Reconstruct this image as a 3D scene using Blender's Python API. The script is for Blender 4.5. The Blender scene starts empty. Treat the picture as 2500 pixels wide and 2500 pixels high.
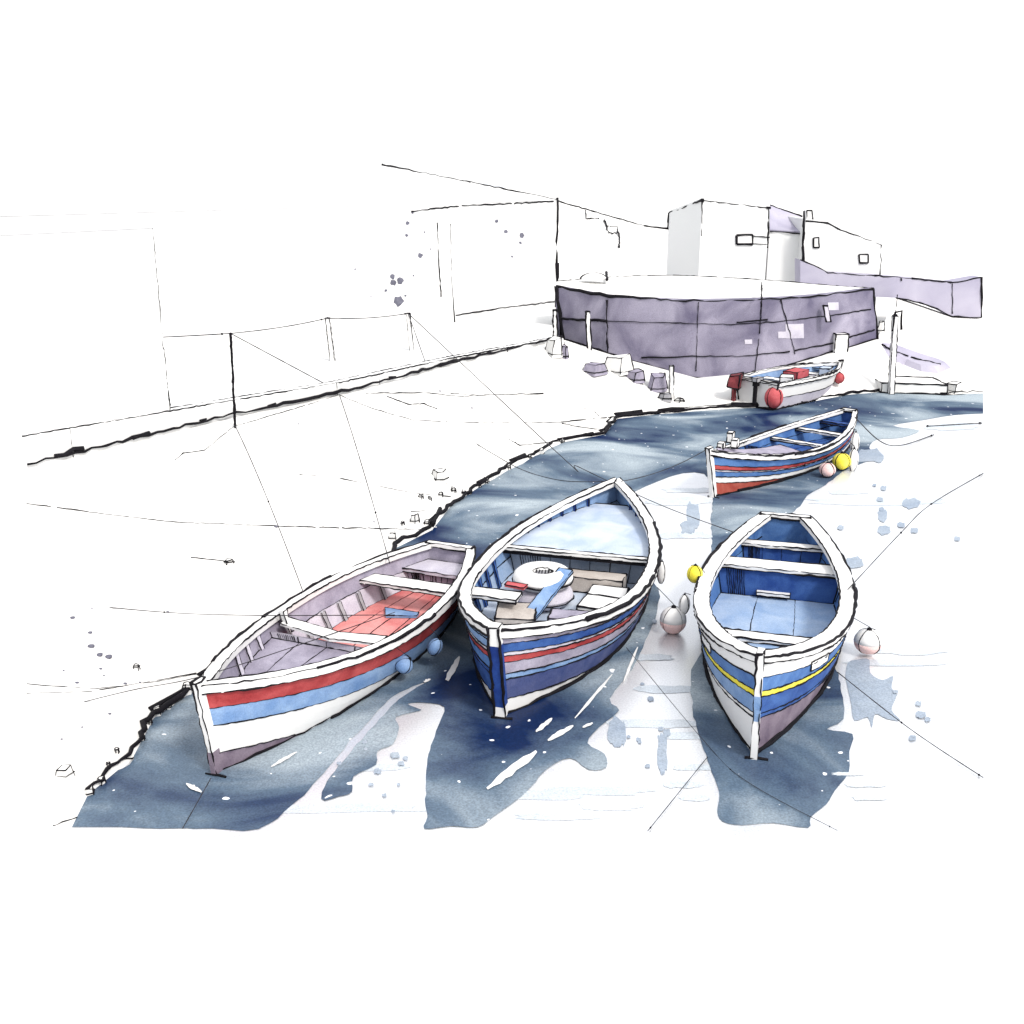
import bpy, math, random
from mathutils import Vector, Matrix
from mathutils.bvhtree import BVHTree
rnd = random.Random(7)
S = bpy.context.scene
COL = S.collection

# ------------------------------------------------------------------ camera
F = 2650.0; PITCH = math.atan((1250-427)/F); H = 6.3
CP, SP = math.cos(PITCH), math.sin(PITCH)
cam = bpy.data.cameras.new('camera'); cam.sensor_width = 36; cam.lens = 36*F/2500
cam.clip_start = .1; cam.clip_end = 3000
co = bpy.data.objects.new('camera', cam); COL.objects.link(co)
co.location = (0, 0, H); co.rotation_euler = (math.pi/2-PITCH, 0, 0)
S.camera = co
K = 2500/1932.0
CAM = Vector((0, 0, H))
def ray(x, y):                                  # sketch point -> viewing direction
    a = (x*K-1250)/F; b = (1250-y*K)/F
    return Vector((a, CP+b*SP, -SP+b*CP))
def at(x, y, z=0.0):
    d = ray(x, y); return CAM+d*((z-H)/d.z)
def at_y(x, y, Y):
    d = ray(x, y); return CAM+d*(Y/d.y)
def pr(px, dist): return px*dist/(2*F)          # pen width at a distance

# ------------------------------------------------------------------ materials
def lin(c): 
    c /= 255.0
    return c/12.92 if c <= .04045 else ((c+.055)/1.055)**2.4
KL = 1.5
def srgb(r, g, b): return tuple(min(.84, lin(v)/KL) for v in (r, g, b))+(1,)
MATS = {}
def paint(name, a, b, scale=3.0, rough=.7, grain=.16, spec=.25):
    m = bpy.data.materials.new(name); m.use_nodes = True
    nt = m.node_tree; N = nt.nodes; Lk = nt.links
    bs = N['Principled BSDF']; bs.inputs['Roughness'].default_value = rough
    bs.inputs['Specular IOR Level'].default_value = spec
    tc = N.new('ShaderNodeTexCoord')
    n1 = N.new('ShaderNodeTexNoise'); n1.inputs['Scale'].default_value = scale; n1.inputs['Detail'].default_value = 5; n1.inputs['Distortion'].default_value = .7
    r1 = N.new('ShaderNodeValToRGB'); r1.color_ramp.elements[0].position = .32; r1.color_ramp.elements[1].position = .68
    r1.color_ramp.elements[0].color = srgb(*a); r1.color_ramp.elements[1].color = srgb(*b)
    n2 = N.new('ShaderNodeTexNoise'); n2.inputs['Scale'].default_value = 55; n2.inputs['Detail'].default_value = 3
    r2 = N.new('ShaderNodeMapRange'); r2.inputs[1].default_value = .3; r2.inputs[2].default_value = .7
    r2.inputs[3].default_value = 1-grain; r2.inputs[4].default_value = 1+grain*.6
    mx = N.new('ShaderNodeMix'); mx.data_type = 'RGBA'; mx.blend_type = 'MULTIPLY'; mx.inputs[0].default_value = 1
    Lk.new(tc.outputs['Object'], n1.inputs['Vector']); Lk.new(tc.outputs['Object'], n2.inputs['Vector'])
    Lk.new(n1.outputs['Fac'], r1.inputs['Fac']); Lk.new(n2.outputs['Fac'], r2.inputs[0])
    Lk.new(r1.outputs['Color'], mx.inputs[6]); Lk.new(r2.outputs[0], mx.inputs[7])
    Lk.new(mx.outputs[2], bs.inputs['Base Color'])
    MATS[name] = m; return m
paint('ink', (34, 32, 38), (18, 17, 22), grain=.3, spec=.1)
paint('white', (253, 252, 250), (255, 255, 254), 2, grain=.02, spec=.1)
paint('limewash', (254, 255, 254), (255, 255, 255), .6, grain=.01, spec=.0)
paint('stone_white', (253, 252, 249), (255, 255, 253), 1, grain=.02, spec=.0)
paint('red', (160, 48, 52), (205, 92, 92), 3)
paint('red_floor', (200, 66, 68), (252, 176, 172), 1.3)
paint('red_patch', (196, 80, 86), (222, 112, 116), 4)
paint('maroon', (110, 45, 52), (160, 72, 76), 5)
paint('rust', (180, 75, 62), (205, 110, 95), 4)
paint('light_blue', (112, 150, 202), (160, 190, 228), 3)
paint('mid_blue', (62, 106, 172), (104, 146, 204), 3)
paint('deep_blue', (34, 72, 146), (72, 112, 180), 3)
paint('navy', (22, 54, 130), (44, 82, 160), 4)
paint('indigo', (58, 74, 128), (98, 106, 150), 3)
paint('pale_blue', (186, 204, 230), (222, 232, 244), 2)
paint('sky_blue', (150, 180, 220), (190, 210, 236), 2)
paint('slate', (150, 164, 186), (184, 194, 208), 2)
paint('lavender', (150, 144, 164), (192, 186, 204), 2.5)
paint('lilac', (205, 200, 216), (232, 228, 238), 2.5)
paint('grey', (160, 160, 166), (190, 190, 194), 3)
paint('mauve', (112, 98, 116), (152, 138, 152), 3)
paint('beige', (196, 186, 178), (220, 212, 204), 3)
paint('yellow', (255, 236, 60), (255, 246, 110), 5)
paint('pink', (250, 208, 204), (255, 226, 222), 4)
paint('wall_purple', (112, 107, 132), (184, 179, 198), .7, grain=.24)
paint('quay_lilac', (176, 172, 194), (206, 202, 218), .5, grain=.12)
paint('stain', (100, 100, 114), (130, 130, 146), 4)
paint('rope', (70, 68, 72), (40, 38, 44), 8)

def water_mat(name, a, b, gloss, scale, rough=.04, fleck=None, bump=.004, mid=None):
    m = bpy.data.materials.new(name); m.use_nodes = True
    nt = m.node_tree; N = nt.nodes; Lk = nt.links; N.clear()
    out = N.new('ShaderNodeOutputMaterial'); df = N.new('ShaderNodeBsdfDiffuse'); gl = N.new('ShaderNodeBsdfGlossy'); mx = N.new('ShaderNodeMixShader')
    tc = N.new('ShaderNodeTexCoord')
    mp = N.new('ShaderNodeMapping'); mp.inputs['Scale'].default_value = scale
    n1 = N.new('ShaderNodeTexNoise'); n1.inputs['Scale'].default_value = 1; n1.inputs['Detail'].default_value = 6; n1.inputs['Distortion'].default_value = .8
    r1 = N.new('ShaderNodeValToRGB'); e = r1.color_ramp.elements
    e[0].position = .3; e[1].position = .7; e[0].color = srgb(*a); e[1].color = srgb(*b)
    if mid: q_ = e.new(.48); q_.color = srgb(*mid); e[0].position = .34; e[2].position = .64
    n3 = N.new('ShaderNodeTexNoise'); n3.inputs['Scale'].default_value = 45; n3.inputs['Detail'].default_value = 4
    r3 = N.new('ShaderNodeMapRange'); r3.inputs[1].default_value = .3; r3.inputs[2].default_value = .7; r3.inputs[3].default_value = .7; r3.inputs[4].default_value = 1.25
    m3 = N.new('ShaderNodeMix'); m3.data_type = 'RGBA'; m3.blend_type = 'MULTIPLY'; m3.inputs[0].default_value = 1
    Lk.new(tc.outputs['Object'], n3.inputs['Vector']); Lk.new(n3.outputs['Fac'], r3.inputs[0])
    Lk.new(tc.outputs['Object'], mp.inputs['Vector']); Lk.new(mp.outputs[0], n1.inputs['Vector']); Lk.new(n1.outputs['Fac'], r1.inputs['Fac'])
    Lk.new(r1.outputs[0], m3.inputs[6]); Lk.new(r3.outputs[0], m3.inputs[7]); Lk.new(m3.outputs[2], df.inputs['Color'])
    gl.inputs['Roughness'].default_value = rough; gl.inputs['Color'].default_value = (.97, .98, 1, 1)
    mx.inputs[0].default_value = gloss
    if fleck:                                   # small bright flecks breaking up the dark colour
        nf = N.new('ShaderNodeTexNoise'); nf.inputs['Scale'].default_value = 6.5; nf.inputs['Detail'].default_value = 1
        rf = N.new('ShaderNodeMapRange'); rf.inputs[1].default_value = fleck; rf.inputs[2].default_value = fleck+.012
        mf = N.new('ShaderNodeMix'); mf.data_type = 'RGBA'; mf.inputs[7].default_value = (.75, .77, .8, 1)
        Lk.new(tc.outputs['Object'], nf.inputs['Vector']); Lk.new(nf.outputs['Fac'], rf.inputs[0]); Lk.new(rf.outputs[0], mf.inputs[0])
        Lk.new(m3.outputs[2], mf.inputs[6]); Lk.new(mf.outputs[2], df.inputs['Color'])
    nb = N.new('ShaderNodeTexNoise'); nb.inputs['Scale'].default_value = 1.0; nb.inputs['Detail'].default_value = 3
    mb_ = N.new('ShaderNodeMapping'); mb_.inputs['Scale'].default_value = (1.6, 3.2, 1)
    bp = N.new('ShaderNodeBump'); bp.inputs['Strength'].default_value = 1; bp.inputs['Distance'].default_value = bump
    Lk.new(tc.outputs['Object'], mb_.inputs['Vector']); Lk.new(mb_.outputs[0], nb.inputs['Vector']); Lk.new(nb.outputs['Fac'], bp.inputs['Height']); Lk.new(bp.outputs[0], gl.inputs['Normal'])
    Lk.new(df.outputs[0], mx.inputs[1]); Lk.new(gl.outputs[0], mx.inputs[2]); Lk.new(mx.outputs[0], out.inputs[0])
    MATS[name] = m
water_mat('silver_water', (244, 247, 250), (250, 251, 253), .50, (.4, .6, 1), rough=.32, bump=.004)
water_mat('dark_reflection_water', (20, 42, 84), (184, 197, 205), .04, (.36, .46, 1), rough=.3, fleck=.745, mid=(98, 118, 138))  # dark colour standing for hull and shore reflections
water_mat('pale_wash', (150, 166, 186), (186, 198, 210), .10, (.8, 1.2, 1), rough=.3)  # pale wash for a painted reflection, loose patches and spatter dots
water_mat('ripple_water', (206, 218, 228), (230, 238, 244), .25, (.8, 1.2, 1), rough=.3)

# ------------------------------------------------------------------ mesh builder
def resample(path, step):
    out = [path[0].copy()]
    for a, b in zip(path[:-1], path[1:]):
        n = max(1, int((b-a).length/step))
        for i in range(1, n+1): out.append(a.lerp(b, i/n))
    return out
class MB:
    def __init__(s): s.v = []; s.f = []; s.mi = []; s.sm = []; s.mats = []
    def m(s, name):
        if name not in s.mats: s.mats.append(name)
        return s.mats.index(name)
    def add(s, verts, faces, mat, smooth=False):
        o = len(s.v); k = s.m(mat); s.v += [Vector(v) for v in verts]
        for f in faces: s.f.append([i+o for i in f]); s.mi.append(k); s.sm.append(smooth)
    def grid(s, rows, mat, smooth=True):
        n = len(rows[0]); V = [p for r in rows for p in r]; Fc = []
        for i in range(len(rows)-1):
            for j in range(n-1): Fc.append((i*n+j, i*n+j+1, (i+1)*n+j+1, (i+1)*n+j))
        s.add(V, Fc, mat, smooth)
    def poly(s, pts, mat): s.add(pts, [tuple(range(len(pts)))], mat)
    def prism(s, pts, d, mat):                 # outline swept along d
        n = len(pts); d = Vector(d); V = [Vector(p) for p in pts]+[Vector(p)+d for p in pts]
        s.add(V, [tuple(range(n)), tuple(range(2*n-1, n-1, -1))]+[(i, i+n, (i+1) % n+n, (i+1) % n) for i in range(n)], mat)
    def hexa(s, c, mat, ink=0):                # eight corners, bottom four then top four
        s.add(c, [(3, 2, 1, 0), (4, 5, 6, 7), (0, 1, 5, 4), (1, 2, 6, 5), (2, 3, 7, 6), (3, 0, 4, 7)], mat)
        if ink:
            for a, b in ((0, 1), (1, 2), (2, 3), (3, 0), (4, 5), (5, 6), (6, 7), (7, 4), (0, 4), (1, 5), (2, 6), (3, 7)): s.ink([c[a], c[b]], ink)
    def box(s, c, sz, mat, rz=0, ink=0, jit=0, rx=0):
        R = Matrix.Rotation(rz, 3, 'Z') @ Matrix.Rotation(rx, 3, 'X'); c = Vector(c); P = []
        for z in (-.5, .5):
            for x, y in ((-.5, -.5), (.5, -.5), (.5, .5), (-.5, .5)):
                j = Vector([rnd.uniform(-jit, jit) for _ in range(3)])
                P.append(c+R @ (Vector((x*sz[0], y*sz[1], z*sz[2]))+j))
        s.hexa(P, mat, ink)
    def tube(s, path, r, mat, n=6, rr=None):
        path = [Vector(p) for p in path]
        V = []; Fc = []; up = Vector((0, 0, 1)); m = len(path)
        for i, p in enumerate(path):
            t = path[min(i+1, m-1)]-path[max(i-1, 0)]
            if t.length < 1e-9: t = Vector((1, 0, 0))
            t.normalize(); a = t.cross(up)
            if a.length < 1e-3: a = t.cross(Vector((1, 0, 0)))
            a.normalize(); b = a.cross(t); q = rr[i] if rr else r
            for k in range(n):
                th = 2*math.pi*k/n; V.append(p+a*(q*math.cos(th))+b*(q*math.sin(th)))
        for i in range(m-1):
            for k in range(n): Fc.append((i*n+k, i*n+(k+1) % n, (i+1)*n+(k+1) % n, (i+1)*n+k))
        Fc.append(tuple(range(n))[::-1]); Fc.append(tuple(range((m-1)*n, m*n)))
        s.add(V, Fc, mat, True)
    def ink(s, path, r, wob=1.0, mat='ink', ends=True, brk=0.0, lo=.5, hi=1.55):   # a dark pen-like seam: uneven in width
        path = [Vector(p) for p in path]
        P = resample(path, max(r*7, .05)); m = len(P); ph = rnd.uniform(0, 9)
        rr = []; Q = []; w = 1.0
        for i, p in enumerate(P):
            w += rnd.uniform(-.38, .38); w = min(hi, max(lo, w))
            e = 1.0
            if ends and i in (0, m-1): e = 1.25
            rr.append(r*w*e)
            o = Vector((rnd.uniform(-1, 1), rnd.uniform(-1, 1), rnd.uniform(-1, 1)))*r*.8*wob
            Q.append(p+o if 0 < i < m-1 else p)
        if brk and m > 12:                       # the line lifts off here and there
            i = 0
            while i < m-1:
                j = min(m-1, i+rnd.randint(5, 26)); s.tube(Q[i:j+1], r, mat, 5, rr[i:j+1]); i = j+(1 if rnd.random() < brk else 0)
                if m-1-i < 2: break
        else: s.tube(Q, r, mat, 5, rr)
    def lathe(s, prof, mat, M=None, n=18):
        M = M or Matrix(); V = []; Fc = []
        for (r, z) in prof:
            for k in range(n):
                th = 2*math.pi*k/n; V.append(M @ Vector((r*math.cos(th), r*math.sin(th), z)))
        for i in range(len(prof)-1):
            for k in range(n): Fc.append((i*n+k, i*n+(k+1) % n, (i+1)*n+(k+1) % n, (i+1)*n+k))
        Fc.append(tuple(range(n))[::-1]); Fc.append(tuple(range((len(prof)-1)*n, len(prof)*n)))
        s.add(V, Fc, mat, True)
    def build(s, name, parent=None, origin=None):
        me = bpy.data.meshes.new(name)
        o = Vector(origin) if origin is not None else Vector((0, 0, 0))
        me.from_pydata([tuple(v-o) for v in s.v], [], s.f); 
        for k in s.mats: me.materials.append(MATS[k])
        me.polygons.foreach_set('material_index', s.mi); me.polygons.foreach_set('use_smooth', s.sm); me.update()
        ob = bpy.data.objects.new(name, me); COL.objects.link(ob)
        if parent: ob.parent = parent
        else: ob.location = o
        return ob
    def bvh(s): return BVHTree.FromPolygons([tuple(v) for v in s.v], [tuple(f) for f in s.f])
def cast(b, x, y, lift=.0):
    d = ray(x, y).normalized(); h = b.ray_cast(CAM, d)
    return (h[0]-d*lift) if h[0] is not None else None
def castpath(b, pts, lift=.0, n=8):
    out = []
    for (x0, y0), (x1, y1) in zip(pts[:-1], pts[1:]):
        for i in range(n):
            p = cast(b, x0+(x1-x0)*i/n, y0+(y1-y0)*i/n, lift)
            if p: out.append(p)
    p = cast(b, pts[-1][0], pts[-1][1], lift)
    if p: out.append(p)
    return out
def inkon(mb, b, pts, px, lift=.0):
    q = castpath(b, pts, lift)
    if len(q) > 1:
        q = [p+(CAM-p).normalized()*pr(px, (p-CAM).length)*.9 for p in q]
    if len(q) > 1: mb.ink(q, pr(px, (q[0]-CAM).length), brk=.5)
def tag(o, label=None, cat=None, group=None, kind=None):
    if label: o['label'] = label
    if cat: o['category'] = cat
    if group: o['group'] = group
    if kind: o['kind'] = kind
    return o
def empty(name, loc, label, cat, group=None, rz=0):
    o = bpy.data.objects.new(name, None); COL.objects.link(o); o.location = loc; o.rotation_euler = (0, 0, rz); o.empty_display_size = .2
    return tag(o, label, cat, group)

# ------------------------------------------------------------------ light
w = bpy.data.worlds.new('World'); S.world = w; w.use_nodes = True
N = w.node_tree.nodes; Lk = w.node_tree.links
bg = N['Background']; out = N['World Output']
sky = N.new('ShaderNodeTexSky'); sky.sky_type = 'NISHITA'; sky.sun_disc = False
SUN = Vector((.38, -.55, .70)).normalized()
sky.sun_elevation = math.asin(SUN.z); sky.sun_rotation = math.atan2(SUN.x, SUN.y)
sky.dust_density = 4; sky.ozone_density = 1.5
bg.inputs['Strength'].default_value = .05; Lk.new(sky.outputs[0], bg.inputs['Color'])
bg2 = N.new('ShaderNodeBackground'); bg2.inputs['Color'].default_value = (1, .995, .985, 1); bg2.inputs['Strength'].default_value = .82   # white overcast
ad = N.new('ShaderNodeAddShader'); Lk.new(bg.outputs[0], ad.inputs[0]); Lk.new(bg2.outputs[0], ad.inputs[1]); Lk.new(ad.outputs[0], out.inputs['Surface'])
sl = bpy.data.lights.new('sun', 'SUN'); sl.energy = 2.0; sl.angle = math.radians(10); sl.color = (1, .97, .93)
so = bpy.data.objects.new('sun', sl); COL.objects.link(so); so.rotation_euler = (-SUN).to_track_quat('-Z', 'Y').to_euler(); so.location = (-20, 10, 40)
S.view_settings.view_transform = 'Standard'; S.view_settings.look = 'None'; S.view_settings.gamma = 1
S.view_settings.exposure = .55

# ------------------------------------------------------------------ water
mb = MB(); mb.poly([(-400, -60, 0), (500, -60, 0), (500, 900, 0), (-400, 900, 0)], 'silver_water')
tag(mb.build('water'), kind='structure')

SHORE = [(-60, 1720), (135, 1560), (165, 1500), (250, 1430), (290, 1355), (385, 1290), (560, 1180), (740, 1075), (745, 1035), (815, 1000), (850, 955), (905, 918),
         (1010, 860), (1060, 835), (1140, 820), (1165, 790), (1240, 782), (1310, 776), (1385, 771), (1480, 768), (1600, 745), (1680, 738), (1760, 745), (1855, 742), (2150, 735)]
def rough_edge(pts, amp, n=3):
    out = []; ox = oy = 0.0
    for a, b in zip(pts[:-1], pts[1:]):
        out.append(a+Vector((ox*.5, oy*.5, 0))); L = (b-a).length; k = max(1, int(L/max(.07, .009*a.length)))
        for i in range(1, k):
            ox = ox*.72+rnd.uniform(-amp, amp); oy = oy*.72+rnd.uniform(-amp, amp)
            out.append(a.lerp(b, i/k)+Vector((ox, oy, 0)))
    out.append(pts[-1]); return out
def smooth(P, n=6):
    out = []
    for i in range(len(P)-1):
        p0 = P[max(i-1, 0)]; p1 = P[i]; p2 = P[i+1]; p3 = P[min(i+2, len(P)-1)]
        for k in range(n):
            t = k/n
            out.append(.5*((2*p1)+(p2-p0)*t+(2*p0-5*p1+4*p2-p3)*t*t+(3*p1-p0-3*p2+p3)*t**3))
    out.append(P[-1]); return out
import bmesh
def flat_fill(pts, mat, name):
    me = bpy.data.meshes.new(name); bm = bmesh.new()
    vs = [bm.verts.new(p) for p in pts]; es = [bm.edges.new((vs[i], vs[(i+1) % len(vs)])) for i in range(len(vs))]
    bmesh.ops.triangle_fill(bm, edges=es, use_beauty=True, use_dissolve=False, normal=(0, 0, 1))
    for f in bm.faces:
        if f.normal.z < 0: f.normal_flip()
    bm.to_mesh(me); bm.free(); me.materials.append(MATS[mat]); ob = bpy.data.objects.new(name, me); COL.objects.link(ob); return ob
mb = MB()
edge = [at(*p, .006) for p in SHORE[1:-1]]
# dark water along the bank with shore and boat reflections painted in (its own outline, a sheet just above the pale water)
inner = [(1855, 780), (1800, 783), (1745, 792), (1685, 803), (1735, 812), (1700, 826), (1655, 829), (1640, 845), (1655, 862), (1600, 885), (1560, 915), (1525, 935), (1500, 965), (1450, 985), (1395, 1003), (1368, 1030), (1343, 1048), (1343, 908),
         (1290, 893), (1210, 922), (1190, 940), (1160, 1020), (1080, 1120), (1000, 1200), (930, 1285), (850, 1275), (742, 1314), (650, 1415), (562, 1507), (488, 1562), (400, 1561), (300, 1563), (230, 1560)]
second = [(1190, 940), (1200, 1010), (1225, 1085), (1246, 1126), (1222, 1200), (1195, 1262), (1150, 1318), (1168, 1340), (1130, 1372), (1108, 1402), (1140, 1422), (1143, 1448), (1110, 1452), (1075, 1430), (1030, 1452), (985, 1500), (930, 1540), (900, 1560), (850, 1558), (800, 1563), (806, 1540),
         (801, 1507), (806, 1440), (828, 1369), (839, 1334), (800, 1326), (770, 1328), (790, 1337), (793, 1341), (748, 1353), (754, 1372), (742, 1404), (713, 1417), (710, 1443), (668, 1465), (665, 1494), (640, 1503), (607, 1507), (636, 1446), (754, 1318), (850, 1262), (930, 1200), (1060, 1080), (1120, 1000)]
tag(flat_fill(rough_edge(edge, .04)+rough_edge(smooth([at(*p, .006) for p in inner], 3), .025), 'dark_reflection_water', 'painted_reflection'), kind='structure')
tag(flat_fill(rough_edge(smooth([at(*p, .009) for p in second], 3), .014), 'dark_reflection_water', 'painted_reflection'), kind='structure')  # reflection of the large blue boat painted as a dark sheet
reflection_pool = [(1304, 1263), (1304, 1333), (1318, 1389), (1349, 1468), (1358, 1500), (1354, 1530), (1364, 1549), (1400, 1556), (1460, 1552), (1525, 1561), (1530, 1541), (1560, 1516), (1576, 1490), (1602, 1456), (1603, 1417), (1609, 1384), (1561, 1375), (1592, 1356), (1586, 1305), (1560, 1230), (1500, 1180), (1400, 1180), (1330, 1220)]
tag(flat_fill(rough_edge(smooth([at(*p, .006) for p in reflection_pool], 3), .02), 'dark_reflection_water', 'painted_reflection'), kind='structure')  # front right boat's reflection, laid on the water as dark colour
reflection_blob = [(1595, 1277), (1600, 1250), (1620, 1244), (1640, 1244), (1642, 1269), (1665, 1283), (1685, 1275), (1682, 1297), (1692, 1311), (1682, 1339), (1699, 1359), (1673, 1356), (1651, 1347), (1645, 1373), (1637, 1353), (1612, 1359), (1606, 1328)]
tag(flat_fill(rough_edge(smooth([at(*p, .007) for p in reflection_blob], 3), .012), 'pale_wash', 'pale_patches'), kind='structure')  # paler part of the same boat's reflection, painted as a patch
def streaks(lst, mat, name, z):
    m = MB()
    for n_, (x, y, w_, h_) in enumerate(lst):
        k = 18; P = []; zz = z+.0002*n_
        for i in range(k):
            a = 2*math.pi*i/k; c, s_ = math.cos(a), math.sin(a); q = rnd.uniform(.8, 1.15)
            P.append(at(x+w_*math.copysign(abs(c)**.6, c)*q, y+h_*math.copysign(abs(s_)**.7, s_)*rnd.uniform(.7, 1.2), zz))
        m.poly(P[::-1], mat)
    tag(m.build(name), kind='structure')

streaks([(1164, 1383, 16, 30), (1250, 1420, 9, 40), (1258, 1382, 7, 8), (1298, 1095-100, 14, 12), (1612, 1062, 18, 11), (1665, 972, 9, 12), (1668, 1000, 12, 9), (1720, 950, 16, 10), (1308, 975, 12, 28), (1640, 860, 26, 14)], 'pale_wash', 'pale_patches', .0095)  # pale slate patches on the open water
streaks([(700, 1447, 70, 8), (640, 1525, 170, 9), (1010, 1500, 90, 9), (1120, 1492, 110, 8), (1150, 1520, 60, 9), (1050, 1540, 80, 7), (1230, 1365, 90, 8), (1290, 1388, 50, 7), (1250, 1300, 60, 7), (1305, 1448, 40, 6), (1290, 1480, 38, 7), (1310, 1505, 30, 6),
         (1650, 945, 130, 8), (1600, 928, 40, 5), (1720, 1228, 70, 7), (1700, 1250, 100, 6), (1280, 945, 60, 8), (1300, 925, 50, 5), (1290, 1010, 50, 7), (1630, 1480, 40, 5), (1640, 1505, 34, 6), (1600, 1460, 30, 4), (1795, 805, 50, 7), (1230, 1240, 40, 7)], 'ripple_water', 'water_ripples', .0035)
dots = [(1228, 1318, 5), (1212, 1290, 3), (1205, 1395, 4), (1247, 1375, 4), (1222, 1445, 4), (1235, 1172, 4), (1207, 1400, 3), (1186, 1390, 3), (640, 1440, 4), (688, 1400, 4), (690, 1413, 3), (712, 1455, 6), (700, 1480, 4), (725, 1500, 4), (757, 1440, 5), (745, 1425, 7), (765, 1430, 4), (752, 1480, 3), (742, 1530, 3),
        (1586, 995, 5), (1667, 921, 5), (1660, 942, 5), (1663, 960, 4), (1700, 990, 6), (1725, 1000, 6), (1806, 1016, 5), (1733, 1327, 5), (1750, 1357, 5), (1738, 1348, 8), (1722, 1392, 6), (1650, 915, 3), (1690, 1305, 4)]
streaks([(x, y, r_*1.2, r_*.9) for x, y, r_ in dots], 'pale_wash', 'pale_patches', .0125)  # ink spatter dots laid on the water
def white_gaps():  # white strips over the dark sheets: gaps in the painted reflections
    m = MB()
    Z4 = lambda x, y: ((1000+.4141*x)/K, (1500+.4141*y)/K); Z1 = lambda x, y: ((430+.4141*x)/K, (1250+.4141*y)/K)
    for n_, (a, b, wd) in enumerate(((Z4(745, 690), Z4(840, 612), 9), (Z4(815, 742), Z4(965, 655), 10), (Z4(458, 1028), Z4(748, 806), 17), (Z4(975, 612), Z4(1195, 352), 6), (Z4(1262, 396), Z4(1345, 192), 6), (Z4(225, 392), Z4(295, 250), 8), (Z1(560, 1500), Z1(712, 1414), 6), (Z1(60, 1600), Z1(150, 1650), 9), (Z1(1590, 990), Z1(1670, 850), 9), (Z1(1460, 1000), Z1(1500, 985), 5), (Z4(1020, 665), Z4(1080, 640), 6))):
        n = 9; dx, dy = b[0]-a[0], b[1]-a[1]; l = math.hypot(dx, dy); nx, ny = -dy/l, dx/l; U = []; Dn = []
        for i in range(n+1):
            t = i/n; h = wd/2*math.sin(math.pi*(.06+.88*t))**.7
            for lst, sg in ((U, 1), (Dn, -1)):
                q = h*rnd.uniform(.6, 1.2)*sg; lst.append(at(a[0]+dx*t+nx*q, a[1]+dy*t+ny*q, .0205+.0004*n_))
        m.poly(U+Dn[::-1], 'white')
        if m.v and (m.v[m.f[-1][1]]-m.v[m.f[-1][0]]).cross(m.v[m.f[-1][-1]]-m.v[m.f[-1][0]]).z < 0: m.f[-1] = m.f[-1][::-1]
    tag(m.build('white_gaps'), kind='structure')
white_gaps()
# ------------------------------------------------------------------ bank and beach
WT = [(1050, 540, 35.5), (1150, 558, 34.4), (1235, 564, 33.9), (1310, 567, 33.6), (1450, 564, 33.8), (1560, 556, 34.5), (1648, 545, 35.5)]
WF = [(1062, 641, 35.5), (1147, 668, 34.4), (1235, 694, 33.9), (1310, 714, 33.6), (1450, 700, 33.8), (1560, 668, 34.5), (1655, 640, 35.5)]
UP = [(-700, 1070), (-300, 971), (-100, 922), (50, 885), (130, 865), (250, 835), (370, 806), (480, 780), (520, 770), (570, 760), (640, 745), (720, 722), (800, 702), (860, 687), (930, 668), (1000, 651), (1058, 640)]
pairs = [(at(*SHORE[i], 0), at(*UP[i], 1.6)) for i in range(17)]
for i, j in ((17, 1), (18, 3), (19, 4), (20, 5), (21, 6)):
    pairs.append((at(*SHORE[i], 0), at_y(*WF[j])))
pairs += [(at(1720, 741, 0), at_y(1690, 560, 45.5)), (at(1780, 746, 0), at_y(1797, 597, 45.5)), (at(1855, 742, 0), at_y(1855, 600, 45.5)), (at(2150, 735, 0), at_y(2350, 596, 45.5))]
mb = MB(); rows = []
dense = []
for (a, b), (c, d) in zip(pairs[:-1], pairs[1:]):
    k = max(1, int((c-a).length/.8))
    for i in range(k):
        q = a.lerp(c, i/k)
        if i: q = q+Vector((rnd.uniform(-.08, .08), rnd.uniform(-.08, .08), 0))
        dense.append((q, b.lerp(d, i/k)))
dense.append(pairs[-1])
shore_line = [a for a, b in dense]
for a, b in dense:
    r = [a+Vector((.25*(a.x-b.x)/max(1, (a-b).length), .25*(a.y-b.y)/max(1, (a-b).length), -.5)), a+Vector((0, 0, .03))]
    for i in range(1, 8):
        t = i/8; r.append(a.lerp(b, t)+Vector((0, 0, .06+.12*math.sin(t*3.14)+rnd.uniform(-.012, .012))))
    r.append(b+Vector((0, 0, .01))); rows.append(r)
mb.grid(rows, 'stone_white')
bb = mb.bvh()
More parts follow.
